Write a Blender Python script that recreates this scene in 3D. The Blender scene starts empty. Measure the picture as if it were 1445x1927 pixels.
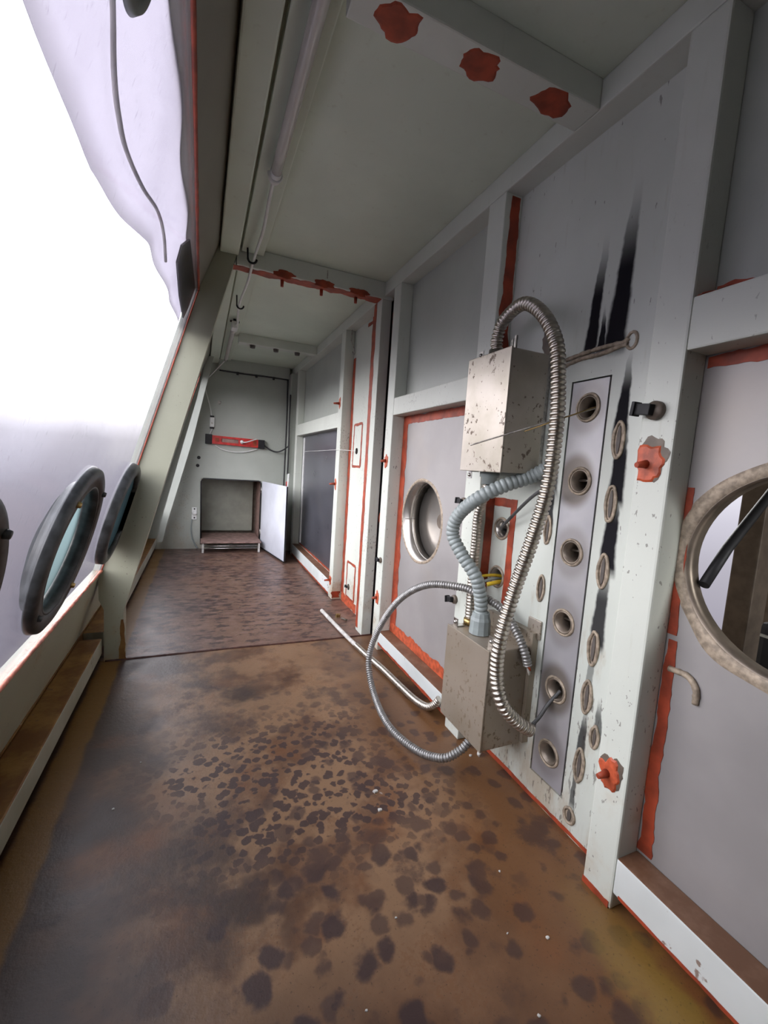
import bpy, bmesh, math, random
from math import sin, cos, pi, radians, sqrt, exp
from mathutils import Vector, Matrix, noise as mnoise
from mathutils.geometry import tessellate_polygon

random.seed(7)
SC = bpy.context.scene
COL = SC.collection

# ------------------------------------------------------------------ camera
CAM = Vector((0, 0, 1.0))
yaw, pit, rol = radians(23.4073), radians(6.0125), radians(3.8304)
fw = Vector((sin(yaw)*cos(pit), cos(yaw)*cos(pit), -sin(pit)))
rt = Vector((cos(yaw), -sin(yaw), 0))
up = rt.cross(fw)
rt, up = cos(rol)*rt + sin(rol)*up, -sin(rol)*rt + cos(rol)*up
cd = bpy.data.cameras.new('camera')
cd.sensor_fit = 'HORIZONTAL'; cd.sensor_width = 36.0
cd.lens = 802.9/1445*36.0
cd.clip_start = 0.02; cd.clip_end = 200
cam = bpy.data.objects.new('camera', cd); COL.objects.link(cam)
M = Matrix((rt, up, -fw)).transposed().to_4x4(); M.translation = CAM
cam.matrix_world = M
SC.camera = cam

# ------------------------------------------------------------------ world and exposure
SC.view_settings.view_transform = 'Standard'
SC.view_settings.look = 'None'
SC.view_settings.gamma = 1.0
SC.view_settings.use_curve_mapping = False
SC.view_settings.exposure = 0.0
SC.cycles.max_bounces = 7; SC.cycles.diffuse_bounces = 4; SC.cycles.glossy_bounces = 3
SC.cycles.use_adaptive_sampling = True; SC.cycles.adaptive_threshold = 0.03
SC.cycles.caustics_reflective = False; SC.cycles.caustics_refractive = False
W = bpy.data.worlds.new('overcast'); SC.world = W
W.use_nodes = True
wn = W.node_tree; wn.nodes.clear()
wo = wn.nodes.new('ShaderNodeOutputWorld'); wb = wn.nodes.new('ShaderNodeBackground')
tc = wn.nodes.new('ShaderNodeTexCoord'); sp = wn.nodes.new('ShaderNodeSeparateXYZ')
mr = wn.nodes.new('ShaderNodeMapRange'); mr.inputs['From Min'].default_value = -0.32; mr.inputs['From Max'].default_value = 1.0
cr = wn.nodes.new('ShaderNodeValToRGB')
# dull ground, soft haze at the horizon, bright low sky that deepens towards the zenith
SKY = ((-0.32, (0.030, 0.028, 0.034)), (-0.14, (0.047, 0.045, 0.052)), (-0.06, (0.062, 0.060, 0.069)), (-0.015, (0.076, 0.074, 0.083)), (0.02, (0.094, 0.092, 0.100)),
       (0.055, (0.17, 0.168, 0.175)), (0.10, (0.66, 0.655, 0.65)), (0.15, (1.0, 0.99, 0.97)), (0.45, (0.94, 0.945, 0.95)), (0.72, (0.52, 0.55, 0.59)), (1.0, (0.27, 0.30, 0.35)))
for i_, (p_, c_) in enumerate(SKY):
    e = cr.color_ramp.elements[0] if i_ == 0 else (cr.color_ramp.elements[-1] if i_ == len(SKY)-1 else cr.color_ramp.elements.new((p_+0.32)/1.32))
    e.position = (p_+0.32)/1.32; e.color = (*c_, 1)
wn.links.new(tc.outputs['Generated'], sp.inputs[0]); wn.links.new(sp.outputs['Z'], mr.inputs['Value'])
wn.links.new(mr.outputs[0], cr.inputs[0]); wn.links.new(cr.outputs[0], wb.inputs[0])
wb.inputs[1].default_value = 10.6
wn.links.new(wb.outputs[0], wo.inputs[0])

# ------------------------------------------------------------------ shader helper: expressions become nodes
class Ex:
    def __init__(s, t, o): s.t, s.o = t, o
    def _m(s, op, b=None, c=None):
        n = s.t.nodes.new('ShaderNodeMath'); n.operation = op
        for i, v in enumerate((s, b, c)):
            if v is None: continue
            if isinstance(v, Ex): s.t.links.new(v.o, n.inputs[i])
            else: n.inputs[i].default_value = v
        return Ex(s.t, n.outputs[0])
    def __add__(s, b): return s._m('ADD', b)
    def __sub__(s, b): return s._m('SUBTRACT', b)
    def __mul__(s, b): return s._m('MULTIPLY', b)
    def __truediv__(s, b): return s._m('DIVIDE', b)
    __radd__ = __add__; __rmul__ = __mul__
    def __rsub__(s, b): return (s*-1.0)+b
    def abs(s): return s._m('ABSOLUTE')
    def max(s, b): return s._m('MAXIMUM', b)
    def min(s, b): return s._m('MINIMUM', b)
    def ss(s, a, b):                      # smooth step from a to b (a may be above b)
        n = s.t.nodes.new('ShaderNodeMapRange'); n.interpolation_type = 'SMOOTHSTEP'
        s.t.links.new(s.o, n.inputs['Value'])
        lo, hi = (a, b) if a < b else (b, a)
        n.inputs['From Min'].default_value = lo; n.inputs['From Max'].default_value = hi
        n.inputs['To Min'].default_value = 0 if a < b else 1
        n.inputs['To Max'].default_value = 1 if a < b else 0
        return Ex(s.t, n.outputs[0])

class Mat:
    def __init__(s, name):
        s.m = bpy.data.materials.new(name); s.m.use_nodes = True
        s.t = s.m.node_tree
        s.b = s.t.nodes['Principled BSDF']; s.out = s.t.nodes['Material Output']
        g = s.t.nodes.new('ShaderNodeNewGeometry'); s.P = g.outputs['Position']
        q = s.t.nodes.new('ShaderNodeSeparateXYZ'); s.t.links.new(s.P, q.inputs[0])
        s.x, s.y, s.z = (Ex(s.t, q.outputs[i]) for i in range(3))
    def vec(s, sx=1, sy=1, sz=1, off=(0, 0, 0)):
        n = s.t.nodes.new('ShaderNodeMapping'); s.t.links.new(s.P, n.inputs[0])
        n.inputs['Scale'].default_value = (sx, sy, sz); n.inputs['Location'].default_value = off
        return n.outputs[0]
    def noise(s, scale, detail=3, rough=0.55, vec=None, dist=0.0, color=False):
        n = s.t.nodes.new('ShaderNodeTexNoise'); n.inputs['Scale'].default_value = scale
        n.inputs['Detail'].default_value = detail; n.inputs['Roughness'].default_value = rough
        n.inputs['Distortion'].default_value = dist
        s.t.links.new(vec or s.P, n.inputs['Vector'])
        return n.outputs['Color'] if color else Ex(s.t, n.outputs['Fac'])
    def warp(s, amount, scale, vec=None):
        c = s.noise(scale, 2, vec=vec, color=True)
        a = s.t.nodes.new('ShaderNodeVectorMath'); a.operation = 'MULTIPLY_ADD'
        s.t.links.new(c, a.inputs[0]); a.inputs[1].default_value = (amount,)*3
        s.t.links.new(vec or s.P, a.inputs[2])
        return a.outputs[0]
    def voro(s, scale, vec=None, feature='F1', out='Distance'):
        n = s.t.nodes.new('ShaderNodeTexVoronoi'); n.feature = feature
        n.inputs['Scale'].default_value = scale
        s.t.links.new(vec or s.P, n.inputs['Vector'])
        return Ex(s.t, n.outputs[out]) if out == 'Distance' else n.outputs[out]
    def mix(s, f, a, b):
        n = s.t.nodes.new('ShaderNodeMix'); n.data_type = 'RGBA'
        if isinstance(f, Ex): s.t.links.new(f.o, n.inputs[0])
        else: n.inputs[0].default_value = f
        for i, v in ((6, a), (7, b)):
            if isinstance(v, tuple): n.inputs[i].default_value = (*v[:3], 1)
            else: s.t.links.new(v, n.inputs[i])
        return n.outputs[2]
    def set(s, key, v):
        i = s.b.inputs[key]
        if isinstance(v, Ex): s.t.links.new(v.o, i)
        elif isinstance(v, (int, float)): i.default_value = v
        elif isinstance(v, tuple): i.default_value = (*v[:3], 1)
        else: s.t.links.new(v, i)
        return s
    def bump(s, h, strength=0.3, dist=0.002):
        n = s.t.nodes.new('ShaderNodeBump'); n.inputs['Strength'].default_value = strength
        n.inputs['Distance'].default_value = dist
        s.t.links.new(h.o, n.inputs['Height']); s.t.links.new(n.outputs[0], s.b.inputs['Normal'])
        return s

MT = {}
def plain(name, col, rough=0.5, metal=0.0, var=0.12, scale=30, spec=0.5, bump=0.0):
    m = Mat(name)
    n = m.noise(scale, 3)
    dark = tuple(c*(1-var*2) for c in col); lite = tuple(min(1, c*(1+var)) for c in col)
    m.set('Base Color', m.mix(n.ss(0.3, 0.7), dark, lite)).set('Roughness', rough).set('Metallic', metal)
    m.set('Specular IOR Level', spec)
    if bump: m.bump(n, bump)
    MT[name] = m.m
    return m

def paint(name, col, chips=0.6, rust=0.5, rough=0.42, vertical=True):
    """pale enamel with chips, faint dirt and rust bleeding up from the floor line"""
    m = Mat(name)
    dirt = m.noise(3.0, 4)
    c = m.mix(dirt.ss(0.35, 0.75), tuple(v*0.90 for v in col), col)
    run = m.noise(14, 4, vec=m.vec(3, 3, 0.35))                    # vertical grime runs
    c = m.mix(run.ss(0.60, 0.85)*0.30, c, (0.34, 0.32, 0.22))
    yl = m.noise(5.0, 5, 0.6)
    c = m.mix((yl - (m.z-0.05)*0.45).ss(0.42, 0.66)*rust, c, (0.36, 0.20, 0.07))
    ch = m.noise(130, 2, 0.5, vec=m.vec(1, 1, 0.5))
    zone = m.noise(5, 2)
    chip = (ch + (zone-0.5)*0.45).ss(0.695, 0.72)*chips*m.z.ss(1.75, 1.0)
    c = m.mix(chip, c, (0.07, 0.05, 0.04))
    m.set('Base Color', c).set('Roughness', rough + 0.0)
    m.bump(m.noise(160, 1), 0.12, 0.001)
    MT[name] = m.m
    return m

PALE = (0.625, 0.655, 0.59)
paint('pale paint', PALE)
paint('plate paint', (0.455, 0.482, 0.435), chips=0.35, rust=0.25, rough=0.38)
paint('ceiling paint', (0.66, 0.73, 0.62), chips=0.45, rust=0.0, rough=0.45)
paint('cream paint', (0.40, 0.405, 0.31), chips=0.6, rust=0.7)
paint('head paint', (0.27, 0.255, 0.215), chips=0.6, rust=0.3)
plain('primer', (0.33, 0.050, 0.018), 0.55, var=0.18, scale=22, bump=0.2)
plain('primer bright', (0.47, 0.085, 0.032), 0.5, var=0.2, scale=40, bump=0.2)
plain('black rubber', (0.018, 0.018, 0.02), 0.5)
plain('black plastic', (0.018, 0.018, 0.020), 0.55, spec=0.3)
plain('grey plastic', (0.27, 0.305, 0.30), 0.42, var=0.06)
plain('white plastic', (0.75, 0.76, 0.74), 0.4, var=0.04)
plain('dark cable', (0.075, 0.075, 0.075), 0.5)
plain('yellow plastic', (0.72, 0.50, 0.03), 0.4)
plain('red plastic', (0.55, 0.035, 0.03), 0.4)
plain('steel', (0.62, 0.60, 0.57), 0.28, 1.0, var=0.1, scale=60)
plain('dull steel', (0.45, 0.43, 0.40), 0.38, 1.0, var=0.2, scale=60)
plain('conduit steel', (0.53, 0.49, 0.43), 0.33, 1.0, var=0.1, scale=40)
plain('grey conduit', (0.33, 0.325, 0.315), 0.45, 0.75, var=0.12, scale=40)
plain('weld', (0.37, 0.30, 0.225), 0.6, 0.15, var=0.2, scale=70, bump=0.12)
plain('brass', (0.5, 0.36, 0.15), 0.35, 1.0)
plain('burnt steel', (0.26, 0.215, 0.17), 0.42, 0.6, var=0.2, scale=14)
plain('brown metal', (0.14, 0.11, 0.085), 0.5, 0.2)
plain('dark slot', (0.10, 0.085, 0.075), 0.6)
plain('seam rust', (0.07, 0.022, 0.014), 0.6, var=0.2, scale=30)
plain('board', (0.30, 0.19, 0.16), 0.6, var=0.2, scale=18)
plain('olive panel', (0.30, 0.31, 0.26), 0.5, var=0.07, scale=8)
plain('door white', (0.62, 0.64, 0.70), 0.35, var=0.05, scale=4)
plain('dust', (0.6, 0.58, 0.54), 0.8)
plain('port rubber', (0.045, 0.048, 0.05), 0.42, var=0.3, scale=25)
plain('orange seal', (0.60, 0.20, 0.13), 0.5, var=0.25, scale=30)

def stainless(name, col, rough=0.36, metal=0.75):
    m = Mat(name)
    br = m.noise(60, 3, vec=m.vec(1, 6, 0.5)); cl = m.noise(4, 4)
    c = m.mix(cl.ss(0.3, 0.7), tuple(v*0.86 for v in col), col)
    c = m.mix(m.noise(2.2, 3).ss(0.5, 0.75)*0.5, c, tuple(v*k for v, k in zip(col, (1.05, 0.98, 0.86))))
    m.set('Base Color', c).set('Metallic', metal).set('Roughness', cl*0.18 + (rough-0.09))
    m.bump(br, 0.04, 0.0006)
    MT[name] = m.m
stainless('stainless', (0.375, 0.358, 0.352), 0.50, 0.40)
stainless('stainless tube', (0.56, 0.53, 0.49), 0.30, 0.9)
stainless('dark stainless', (0.23, 0.23, 0.27), 0.30, 0.8)

def boxsteel():
    m = Mat('box steel')                                          # speckled, rust-stained enclosure sheet
    cl = m.noise(6, 4)
    c = m.mix(cl.ss(0.3, 0.7), (0.42, 0.38, 0.31), (0.56, 0.51, 0.45))
    sp_ = m.noise(70, 3, 0.6, vec=m.vec(1, 1, 0.8)); zn = m.noise(9, 2)
    spot = (sp_ + (zn-0.5)*0.5).ss(0.635, 0.675)
    c = m.mix(spot*0.75, c, (0.11, 0.07, 0.05))
    ru = m.noise(16, 4)
    c = m.mix((ru - (m.z-0.15)*0.16).ss(0.58, 0.68)*0.55, c, (0.23, 0.13, 0.05))
    c = m.mix(m.z.ss(0.62, 0.45)*0.6, c, (0.24, 0.185, 0.125))                # brown film on the low box
    m.set('Base Color', c).set('Metallic', 0.5).set('Roughness', spot*0.3 + 0.36)
    MT['box steel'] = m.m
boxsteel()

def rustfloor():
    m = Mat('rust floor')
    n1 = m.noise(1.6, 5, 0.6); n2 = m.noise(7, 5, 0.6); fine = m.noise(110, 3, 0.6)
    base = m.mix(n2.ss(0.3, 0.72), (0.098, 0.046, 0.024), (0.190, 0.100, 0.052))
    base = m.mix((n1 - m.x*0.35).ss(0.36, 0.60), base, (0.058, 0.036, 0.026))  # darker grime toward the left, also painting in the shade below the window
    base = m.mix(m.x.ss(0.42, 0.8)*m.y.ss(2.2, 1.4)*0.75, base, (0.165, 0.074, 0.027))
    base = m.mix(m.noise(2.6, 4, vec=m.vec(1, 1, 1, (3, 7, 0))).ss(0.54, 0.74)*0.7, base, (0.19, 0.068, 0.020))
    # purple-black blisters gathered along the middle of the plate
    wv = m.warp(0.030, 30); wv2 = m.warp(0.050, 14)
    mid = ((m.x-0.27).abs()*1.9 + (n1-0.5)*1.9).ss(0.95, 0.35)
    blot = m.noise(17, 4, 0.62, vec=m.vec(1, 1, 1, (2, 9, 0)))
    d1 = m.voro(33, wv) + (blot-0.5)*0.9
    d2 = m.voro(12.5, wv2) + (blot-0.5)*0.5
    d3 = m.voro(15, m.warp(0.04, 20)) + (n2-0.5)*0.9
    band = m.y.ss(0.80, 1.05)*m.y.ss(1.75, 1.40)
    s1 = d1.ss(0.50, 0.40)*mid*band
    s2 = d2.ss(0.43, 0.27)*mid*m.y.ss(1.12, 0.85)
    s3 = d3.ss(0.40, 0.24)*0.75*(m.x.ss(-0.05, 0.25))*m.y.ss(2.1, 1.5)
    spots = s1.max(s2).max(s3)
    spots = spots.max((m.noise(3.4, 6, 0.66, vec=m.vec(1, 1, 1, (1, 2, 0)))).ss(0.57, 0.66)*0.7)
    # pale tan skin left between the blisters in the middle
    tan = (m.noise(4.2, 4, 0.6, vec=m.vec(1, 1, 1, (8, 3, 0)))).ss(0.42, 0.56)*mid*m.y.ss(0.55, 0.8)
    c = m.mix(tan*0.75, base, (0.275, 0.160, 0.086))
    c = m.mix((n2 + (fine-0.5)*0.5).ss(0.56, 0.66)*mid*0.35, c, (0.15, 0.062, 0.022))
    c = m.mix(spots*0.88, c, (0.036, 0.020, 0.021))
    # long dashes of scale on the far plate
    dash = m.noise(1.0, 4, 0.6, vec=m.vec(13, 24, 1)); far = m.y.ss(2.26, 2.30)
    c = m.mix(far*0.6, c, (0.150, 0.088, 0.072))
    c = m.mix((dash + (n2-0.5)*0.35 + (n1-0.5)*0.3).ss(0.51, 0.60)*far*0.75, c, (0.038, 0.022, 0.022))
    c = m.mix(dash.ss(0.46, 0.38)*far*0.45, c, (0.25, 0.155, 0.125))
    # ochre dust strips next to both walls
    edge = ((m.x+0.375).abs()*20 + (n2-0.5)*0.8).ss(1.0, 0.65)
    c = m.mix(edge*0.8, c, (0.20, 0.098, 0.018))
    edge2 = ((m.x-0.86).abs()*13 + (n2-0.5)*2.0).ss(1.0, 0.3)*m.y.ss(0.75, 0.4)
    c = m.mix(edge2*0.85, c, (0.26, 0.16, 0.035))
    c = m.mix(m.noise(150, 2).ss(0.62, 0.72)*0.45, c, (0.03, 0.018, 0.015))
    sc = m.noise(14, 6, 0.7, vec=m.vec(1, 1, 1, (5, 1, 0)))
    c = m.mix(sc.ss(0.62, 0.70)*((m.x-0.5).abs() + (m.y-1.08).abs()).ss(0.16, 0.04)*0.8, c, (0.48, 0.44, 0.40))
    c = m.mix(sc.ss(0.68, 0.74)*0.4, c, (0.34, 0.28, 0.23))
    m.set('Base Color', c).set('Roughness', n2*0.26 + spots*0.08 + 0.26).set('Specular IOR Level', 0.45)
    m.bump(m.noise(60, 3, 0.7), 0.34, 0.0025)
    MT['rust floor'] = m.m
rustfloor()

def rustsill():
    m = Mat('rust sill')
    n = m.noise(6, 5, 0.6); f = m.noise(45, 3)
    c = m.mix(n.ss(0.35, 0.7), (0.16, 0.065, 0.018), (0.34, 0.19, 0.06))
    c = m.mix((n + (f-0.5)*0.3).ss(0.62, 0.72)*0.7, c, (0.50, 0.44, 0.32))
    m.set('Base Color', c).set('Roughness', 0.5)
    m.bump(f, 0.25)
    MT['rust sill'] = m.m
rustsill()

def flaked(name, p0, p1, r0, r1):
    """pale enamel flaking to rust along its edges, for the low sill rails"""
    m = Mat(name)
    n = m.noise(9, 5, 0.65); f = m.noise(60, 3)
    c = m.mix(m.noise(4, 3).ss(0.3, 0.7), p0, p1)
    up_ = Ex(m.t, m.t.nodes.new('ShaderNodeNewGeometry').outputs['Normal'])
    q = m.t.nodes.new('ShaderNodeSeparateXYZ'); m.t.links.new(up_.o, q.inputs[0])
    top = Ex(m.t, q.outputs[2]).ss(0.3, 0.8)
    rust = m.mix(n.ss(0.4, 0.7), r0, r1)
    c = m.mix((top + (n-0.5)*1.2).ss(0.35, 0.60), c, rust)
    c = m.mix((n + (f-0.5)*0.3).ss(0.66, 0.70)*0.8, c, (0.17, 0.08, 0.04))
    m.set('Base Color', c).set('Roughness', 0.5)
    MT[name] = m.m
flaked('flaked rail', (0.56, 0.59, 0.57), (0.66, 0.69, 0.67), (0.145, 0.068, 0.035), (0.24, 0.135, 0.085))
flaked('flaked sill', (0.34, 0.33, 0.25), (0.46, 0.46, 0.38), (0.19, 0.075, 0.014), (0.36, 0.19, 0.045))

def sootplate():
    """wall plate of the bay with the hole strip: pale enamel scorched above each weld"""
    m = Mat('scorched plate')
    dirt = m.noise(3.0, 4)
    c = m.mix(dirt.ss(0.35, 0.75), (0.54, 0.57, 0.515), (0.61, 0.64, 0.585))
    run = m.noise(20, 4, vec=m.vec(2, 2, 0.3))
    c = m.mix(run.ss(0.58, 0.85)*0.35, c, (0.30, 0.27, 0.18))
    c = m.mix((m.noise(7, 5, 0.65, vec=m.vec(1, 2, 0.6))-(m.z-0.05)*0.35).ss(0.38, 0.62)*0.55, c, (0.33, 0.23, 0.13))
    low = m.z.ss(0.75, 0.2)
    c = m.mix((m.noise(60, 3, vec=m.vec(1, 1.6, 0.4)) + low*0.10 - 0.03).ss(0.68, 0.70)*0.6, c, (0.08, 0.06, 0.05))
    wob = (m.noise(18, 3)-0.5)
    tot = None
    def streak(y0, w, z0, z1, tip, lean=0.0, amp=1.0):
        yy = m.y - y0 + wob*0.016 - (m.z-z0)*lean
        hw = (m.z - z0)/(z1-z0)
        hw = (1.0-hw).max(0.0)*(1-tip) + tip                          # narrows upward
        a = (yy.abs()/(hw*w*1.35)).ss(1.0, 0.62)
        b = (m.z + wob*0.03).ss(z0-0.030, z0+0.004)*m.z.ss(z1, z0+(z1-z0)*0.45)
        return a*b*amp
    S = [(0.905, 0.020, 1.352, 1.66, 0.35, -0.06, 1), (0.828, 0.030, 1.35, 1.76, 0.3, -0.05, 1), (0.868, 0.012, 1.35, 1.47, 0.1, 0.0, 1),
         (0.779, 0.020, 1.13, 1.34, 0.15, -0.02, 1), (0.770, 0.021, 0.955, 1.20, 0.45, 0, 1), (0.770, 0.022, 0.78, 1.03, 0.45, 0, 1),
         (0.772, 0.020, 0.57, 0.82, 0.5, 0, 0.95), (0.779, 0.010, 0.43, 0.60, 0.4, 0, 0.6), (0.779, 0.013, 0.25, 0.40, 0.3, 0, 0.9),
         (0.738, 0.013, 0.33, 0.44, 0.3, 0, 0.8), (0.984, 0.014, 0.865, 1.02, 0.5, 0, 0.95), (0.788, 0.008, 0.10, 0.24, 0.3, 0, 0.8), (0.99, 0.022, 0.97, 1.12, 0.4, 0, 0.85)]
    for s_ in S:
        k = streak(*s_); tot = k if tot is None else tot.max(k)
    halo = tot
    c = m.mix(halo, c, (0.013, 0.012, 0.015))
    m.set('Base Color', c).set('Roughness', tot*0.4 + 0.40).set('Specular IOR Level', 0.5-tot*0.4)
    MT['scorched plate'] = m.m
sootplate()

def strip_mat():
    m = Mat('heat stained strip')
    c = m.mix(m.noise(5, 3).ss(0.3, 0.7), (0.38, 0.375, 0.40), (0.47, 0.46, 0.47))
    for (y0, z0) in ((0.888, 1.199), (0.90, 0.997), (0.888, 0.794), (0.888, 0.588), (0.888, 0.383), (0.888, 0.183)):
        d = (((m.y-y0)*1.0)*((m.y-y0)*1.0) + ((m.z-z0)*0.8)*((m.z-z0)*0.8))._m('SQRT')
        ring = d.ss(0.075, 0.045)
        c = m.mix(ring*(0.75 if z0 in (0.997, 0.383) else 0.35), c, (0.13, 0.10, 0.07))
    m.set('Base Color', c).set('Metallic', 0.5).set('Roughness', 0.46)
    MT['heat stained strip'] = m.m
strip_mat()

def pane(name, haze, tint):
    m = Mat(name); t = m.t
    tr = t.nodes.new('ShaderNodeBsdfTransparent'); tl = t.nodes.new('ShaderNodeBsdfTranslucent')
    gl = t.nodes.new('ShaderNodeBsdfGlossy'); m1 = t.nodes.new('ShaderNodeMixShader'); m2 = t.nodes.new('ShaderNodeMixShader')
    tr.inputs[0].default_value = (*tint, 1)
    tl.inputs[0].default_value = (0.15, 0.148, 0.16, 1)
    gl.inputs['Roughness'].default_value = 0.12
    sc_ = m.noise(30, 4, vec=m.vec(4, 4, 0.6)).ss(0.62, 0.80)*0.25 + m.noise(3.5, 4).ss(0.4, 0.8)*0.10 + haze
    t.links.new(sc_.o, m1.inputs[0])
    t.links.new(tr.outputs[0], m1.inputs[1]); t.links.new(tl.outputs[0], m1.inputs[2])
    fr = t.nodes.new('ShaderNodeFresnel'); fr.inputs[0].default_value = 1.3
    fs = Ex(t, fr.outputs[0])*0.35
    t.links.new(fs.o, m2.inputs[0]); t.links.new(m1.outputs[0], m2.inputs[1]); t.links.new(gl.outputs[0], m2.inputs[2])
    t.links.new(m2.outputs[0], m.out.inputs[0])
    MT[name] = m.m
pane('window sheet', 0.04, (0.96, 0.95, 0.98))
def film():
    m = Mat('lilac film'); t = m.t
    tl = t.nodes.new('ShaderNodeBsdfTranslucent'); df = t.nodes.new('ShaderNodeBsdfDiffuse'); mx = t.nodes.new('ShaderNodeMixShader')
    tl.inputs[0].default_value = (0.62, 0.60, 0.645, 1); df.inputs[0].default_value = (0.5, 0.48, 0.52, 1)
    mx.inputs[0].default_value = 0.1
    t.links.new(tl.outputs[0], mx.inputs[1]); t.links.new(df.outputs[0], mx.inputs[2]); t.links.new(mx.outputs[0], m.out.inputs[0])
    MT['lilac film'] = m.m
film()
plain('lamp glass', (0.72, 0.70, 0.66), 0.12, var=0.02)
MT['lamp glass'].node_tree.nodes['Principled BSDF'].inputs['Transmission Weight'].default_value = 0.25

# ------------------------------------------------------------------ geometry helpers
class MB:
    """collects vertices and faces of ONE mesh"""
    def __init__(s): s.v, s.f, s.sm = [], [], []
    def add(s, vs, fs, smooth=False):
        o = len(s.v); s.v += [Vector(p) for p in vs]
        s.f += [tuple(i+o for i in f) for f in fs]; s.sm += [smooth]*len(fs)
        return s
    def box(s, x0, x1, y0, y1, z0, z1, bev=0.0):
        if bev <= 0:
            v = [(x, y, z) for x in (x0, x1) for y in (y0, y1) for z in (z0, z1)]
            return s.add(v, [(0, 1, 3, 2), (4, 6, 7, 5), (0, 4, 5, 1), (2, 3, 7, 6), (0, 2, 6, 4), (1, 5, 7, 3)])
        bm = bmesh.new(); bmesh.ops.create_cube(bm, size=1.0)
        for q in bm.verts:
            q.co = Vector((x0+(q.co.x+.5)*(x1-x0), y0+(q.co.y+.5)*(y1-y0), z0+(q.co.z+.5)*(z1-z0)))
        bmesh.ops.bevel(bm, geom=bm.edges[:], offset=bev, segments=2, profile=0.6, affect='EDGES')
        return s.bm(bm)
    def bm(s, bm, smooth=False):
        bm.verts.index_update()
        s.add([q.co.copy() for q in bm.verts], [[q.index for q in f.verts] for f in bm.faces], smooth); bm.free(); return s
    def prism(s, poly, axis, a0, a1):
        """poly: 2-D outline in the other two axes (in xyz order), extruded a0..a1 along axis"""
        def P(p, a):
            q = list(p); q.insert(axis, a); return q
        n = len(poly)
        v = [P(p, a0) for p in poly] + [P(p, a1) for p in poly]
        f = [tuple(range(n)), tuple(range(2*n-1, n-1, -1))] + [(i, i+n, (i+1) % n+n, (i+1) % n) for i in range(n)]
        return s.add(v, f)
    def plate(s, outer, holes, axis, a0, a1):
        """flat sheet with holes; loops are 2-D lists, extruded a0..a1 along axis"""
        def P(p, a):
            q = [p[0], p[1]]; q.insert(axis, a); return q
        loops = [outer]+holes
        tris = tessellate_polygon([[Vector((p[0], p[1], 0)) for p in L] for L in loops])
        flat = [p for L in loops for p in L]; n = len(flat)
        f = [tuple(t) for t in tris] + [tuple(i+n for i in reversed(t)) for t in tris]
        o = 0
        for L in loops:
            k = len(L)
            f += [(o+i, o+i+n, o+(i+1) % k+n, o+(i+1) % k) for i in range(k)]; o += k
        return s.add([P(p, a0) for p in flat]+[P(p, a1) for p in flat], f)
    def sweep(s, pts, rad, sides=12, cap=True, smooth=True):
        """round bar along points; rad a number or a list"""
        pts = [Vector(p) for p in pts]; n = len(pts)
        T = [(pts[min(i+1, n-1)]-pts[max(i-1, 0)]).normalized() for i in range(n)]
        u = T[0].orthogonal().normalized(); v, f = [], []
        for i in range(n):
            u = (u - T[i]*u.dot(T[i])).normalized(); w = T[i].cross(u)
            r = rad[i] if hasattr(rad, '__len__') else rad
            v += [pts[i] + (u*cos(2*pi*k/sides) + w*sin(2*pi*k/sides))*r for k in range(sides)]
        for i in range(n-1):
            f += [(i*sides+k, i*sides+(k+1) % sides, (i+1)*sides+(k+1) % sides, (i+1)*sides+k) for k in range(sides)]
        s.add(v, f, smooth)
        if cap:
            o = len(s.v)-n*sides
            s.f += [tuple(o+k for k in reversed(range(sides))), tuple(o+(n-1)*sides+k for k in range(sides))]; s.sm += [False]*2
        return s
    def lathe(s, c, ax, prof, sides=40, smooth=True, close=False):
        """profile [(radius, height)] turned about the axis ax through c"""
        c = Vector(c); ax = Vector(ax).normalized(); u = ax.orthogonal().normalized(); w = ax.cross(u)
        v, f = [], []; n = len(prof)
        for (r, h) in prof:
            v += [c+ax*h+(u*cos(2*pi*k/sides)+w*sin(2*pi*k/sides))*r for k in range(sides)]
        for i in range(n-1 if not close else n):
            j = (i+1) % n
            f += [(i*sides+k, i*sides+(k+1) % sides, j*sides+(k+1) % sides, j*sides+k) for k in range(sides)]
        return s.add(v, f, smooth)

ALL = {}
def worldloc(o):
    l = Vector((0, 0, 0))
    while o: l = l+o.location; o = o.parent
    return l
def obj(name, mb, mat, parent=None, label=None, cat=None, group=None, kind=None, recalc=True):
    me = bpy.data.meshes.new(name)
    lo = Vector([min(v[i] for v in mb.v) for i in range(3)]); hi = Vector([max(v[i] for v in mb.v) for i in range(3)])
    c = Vector(((lo.x+hi.x)/2, (lo.y+hi.y)/2, lo.z if parent is None else (lo.z+hi.z)/2))
    me.from_pydata([v-c for v in mb.v], [], mb.f)
    if recalc:
        b = bmesh.new(); b.from_mesh(me); bmesh.ops.recalc_face_normals(b, faces=b.faces[:]); b.to_mesh(me); b.free()
    for p, q in zip(me.polygons, mb.sm): p.use_smooth = q
    me.materials.append(MT[mat]); me.update()
    o = bpy.data.objects.new(name, me); COL.objects.link(o)
    o.location = c-worldloc(parent) if parent else c
    o.parent = parent
    for k, v in (('label', label), ('category', cat), ('group', group), ('kind', kind)):
        if v: o[k] = v
    return o
def empty(name, loc, label=None, cat=None, group=None, kind=None):
    o = bpy.data.objects.new(name, None); COL.objects.link(o); o.location = loc; o.empty_display_size = 0.05
    for k, v in (('label', label), ('category', cat), ('group', group), ('kind', kind)):
        if v: o[k] = v
    return o
def circ(y, z, r, n=48, ph=0.0): return [(y+r*cos(2*pi*i/n+ph), z+r*sin(2*pi*i/n+ph)) for i in range(n)]
def rect(a0, a1, b0, b1): return [(a0, b0), (a1, b0), (a1, b1), (a0, b1)]
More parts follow.
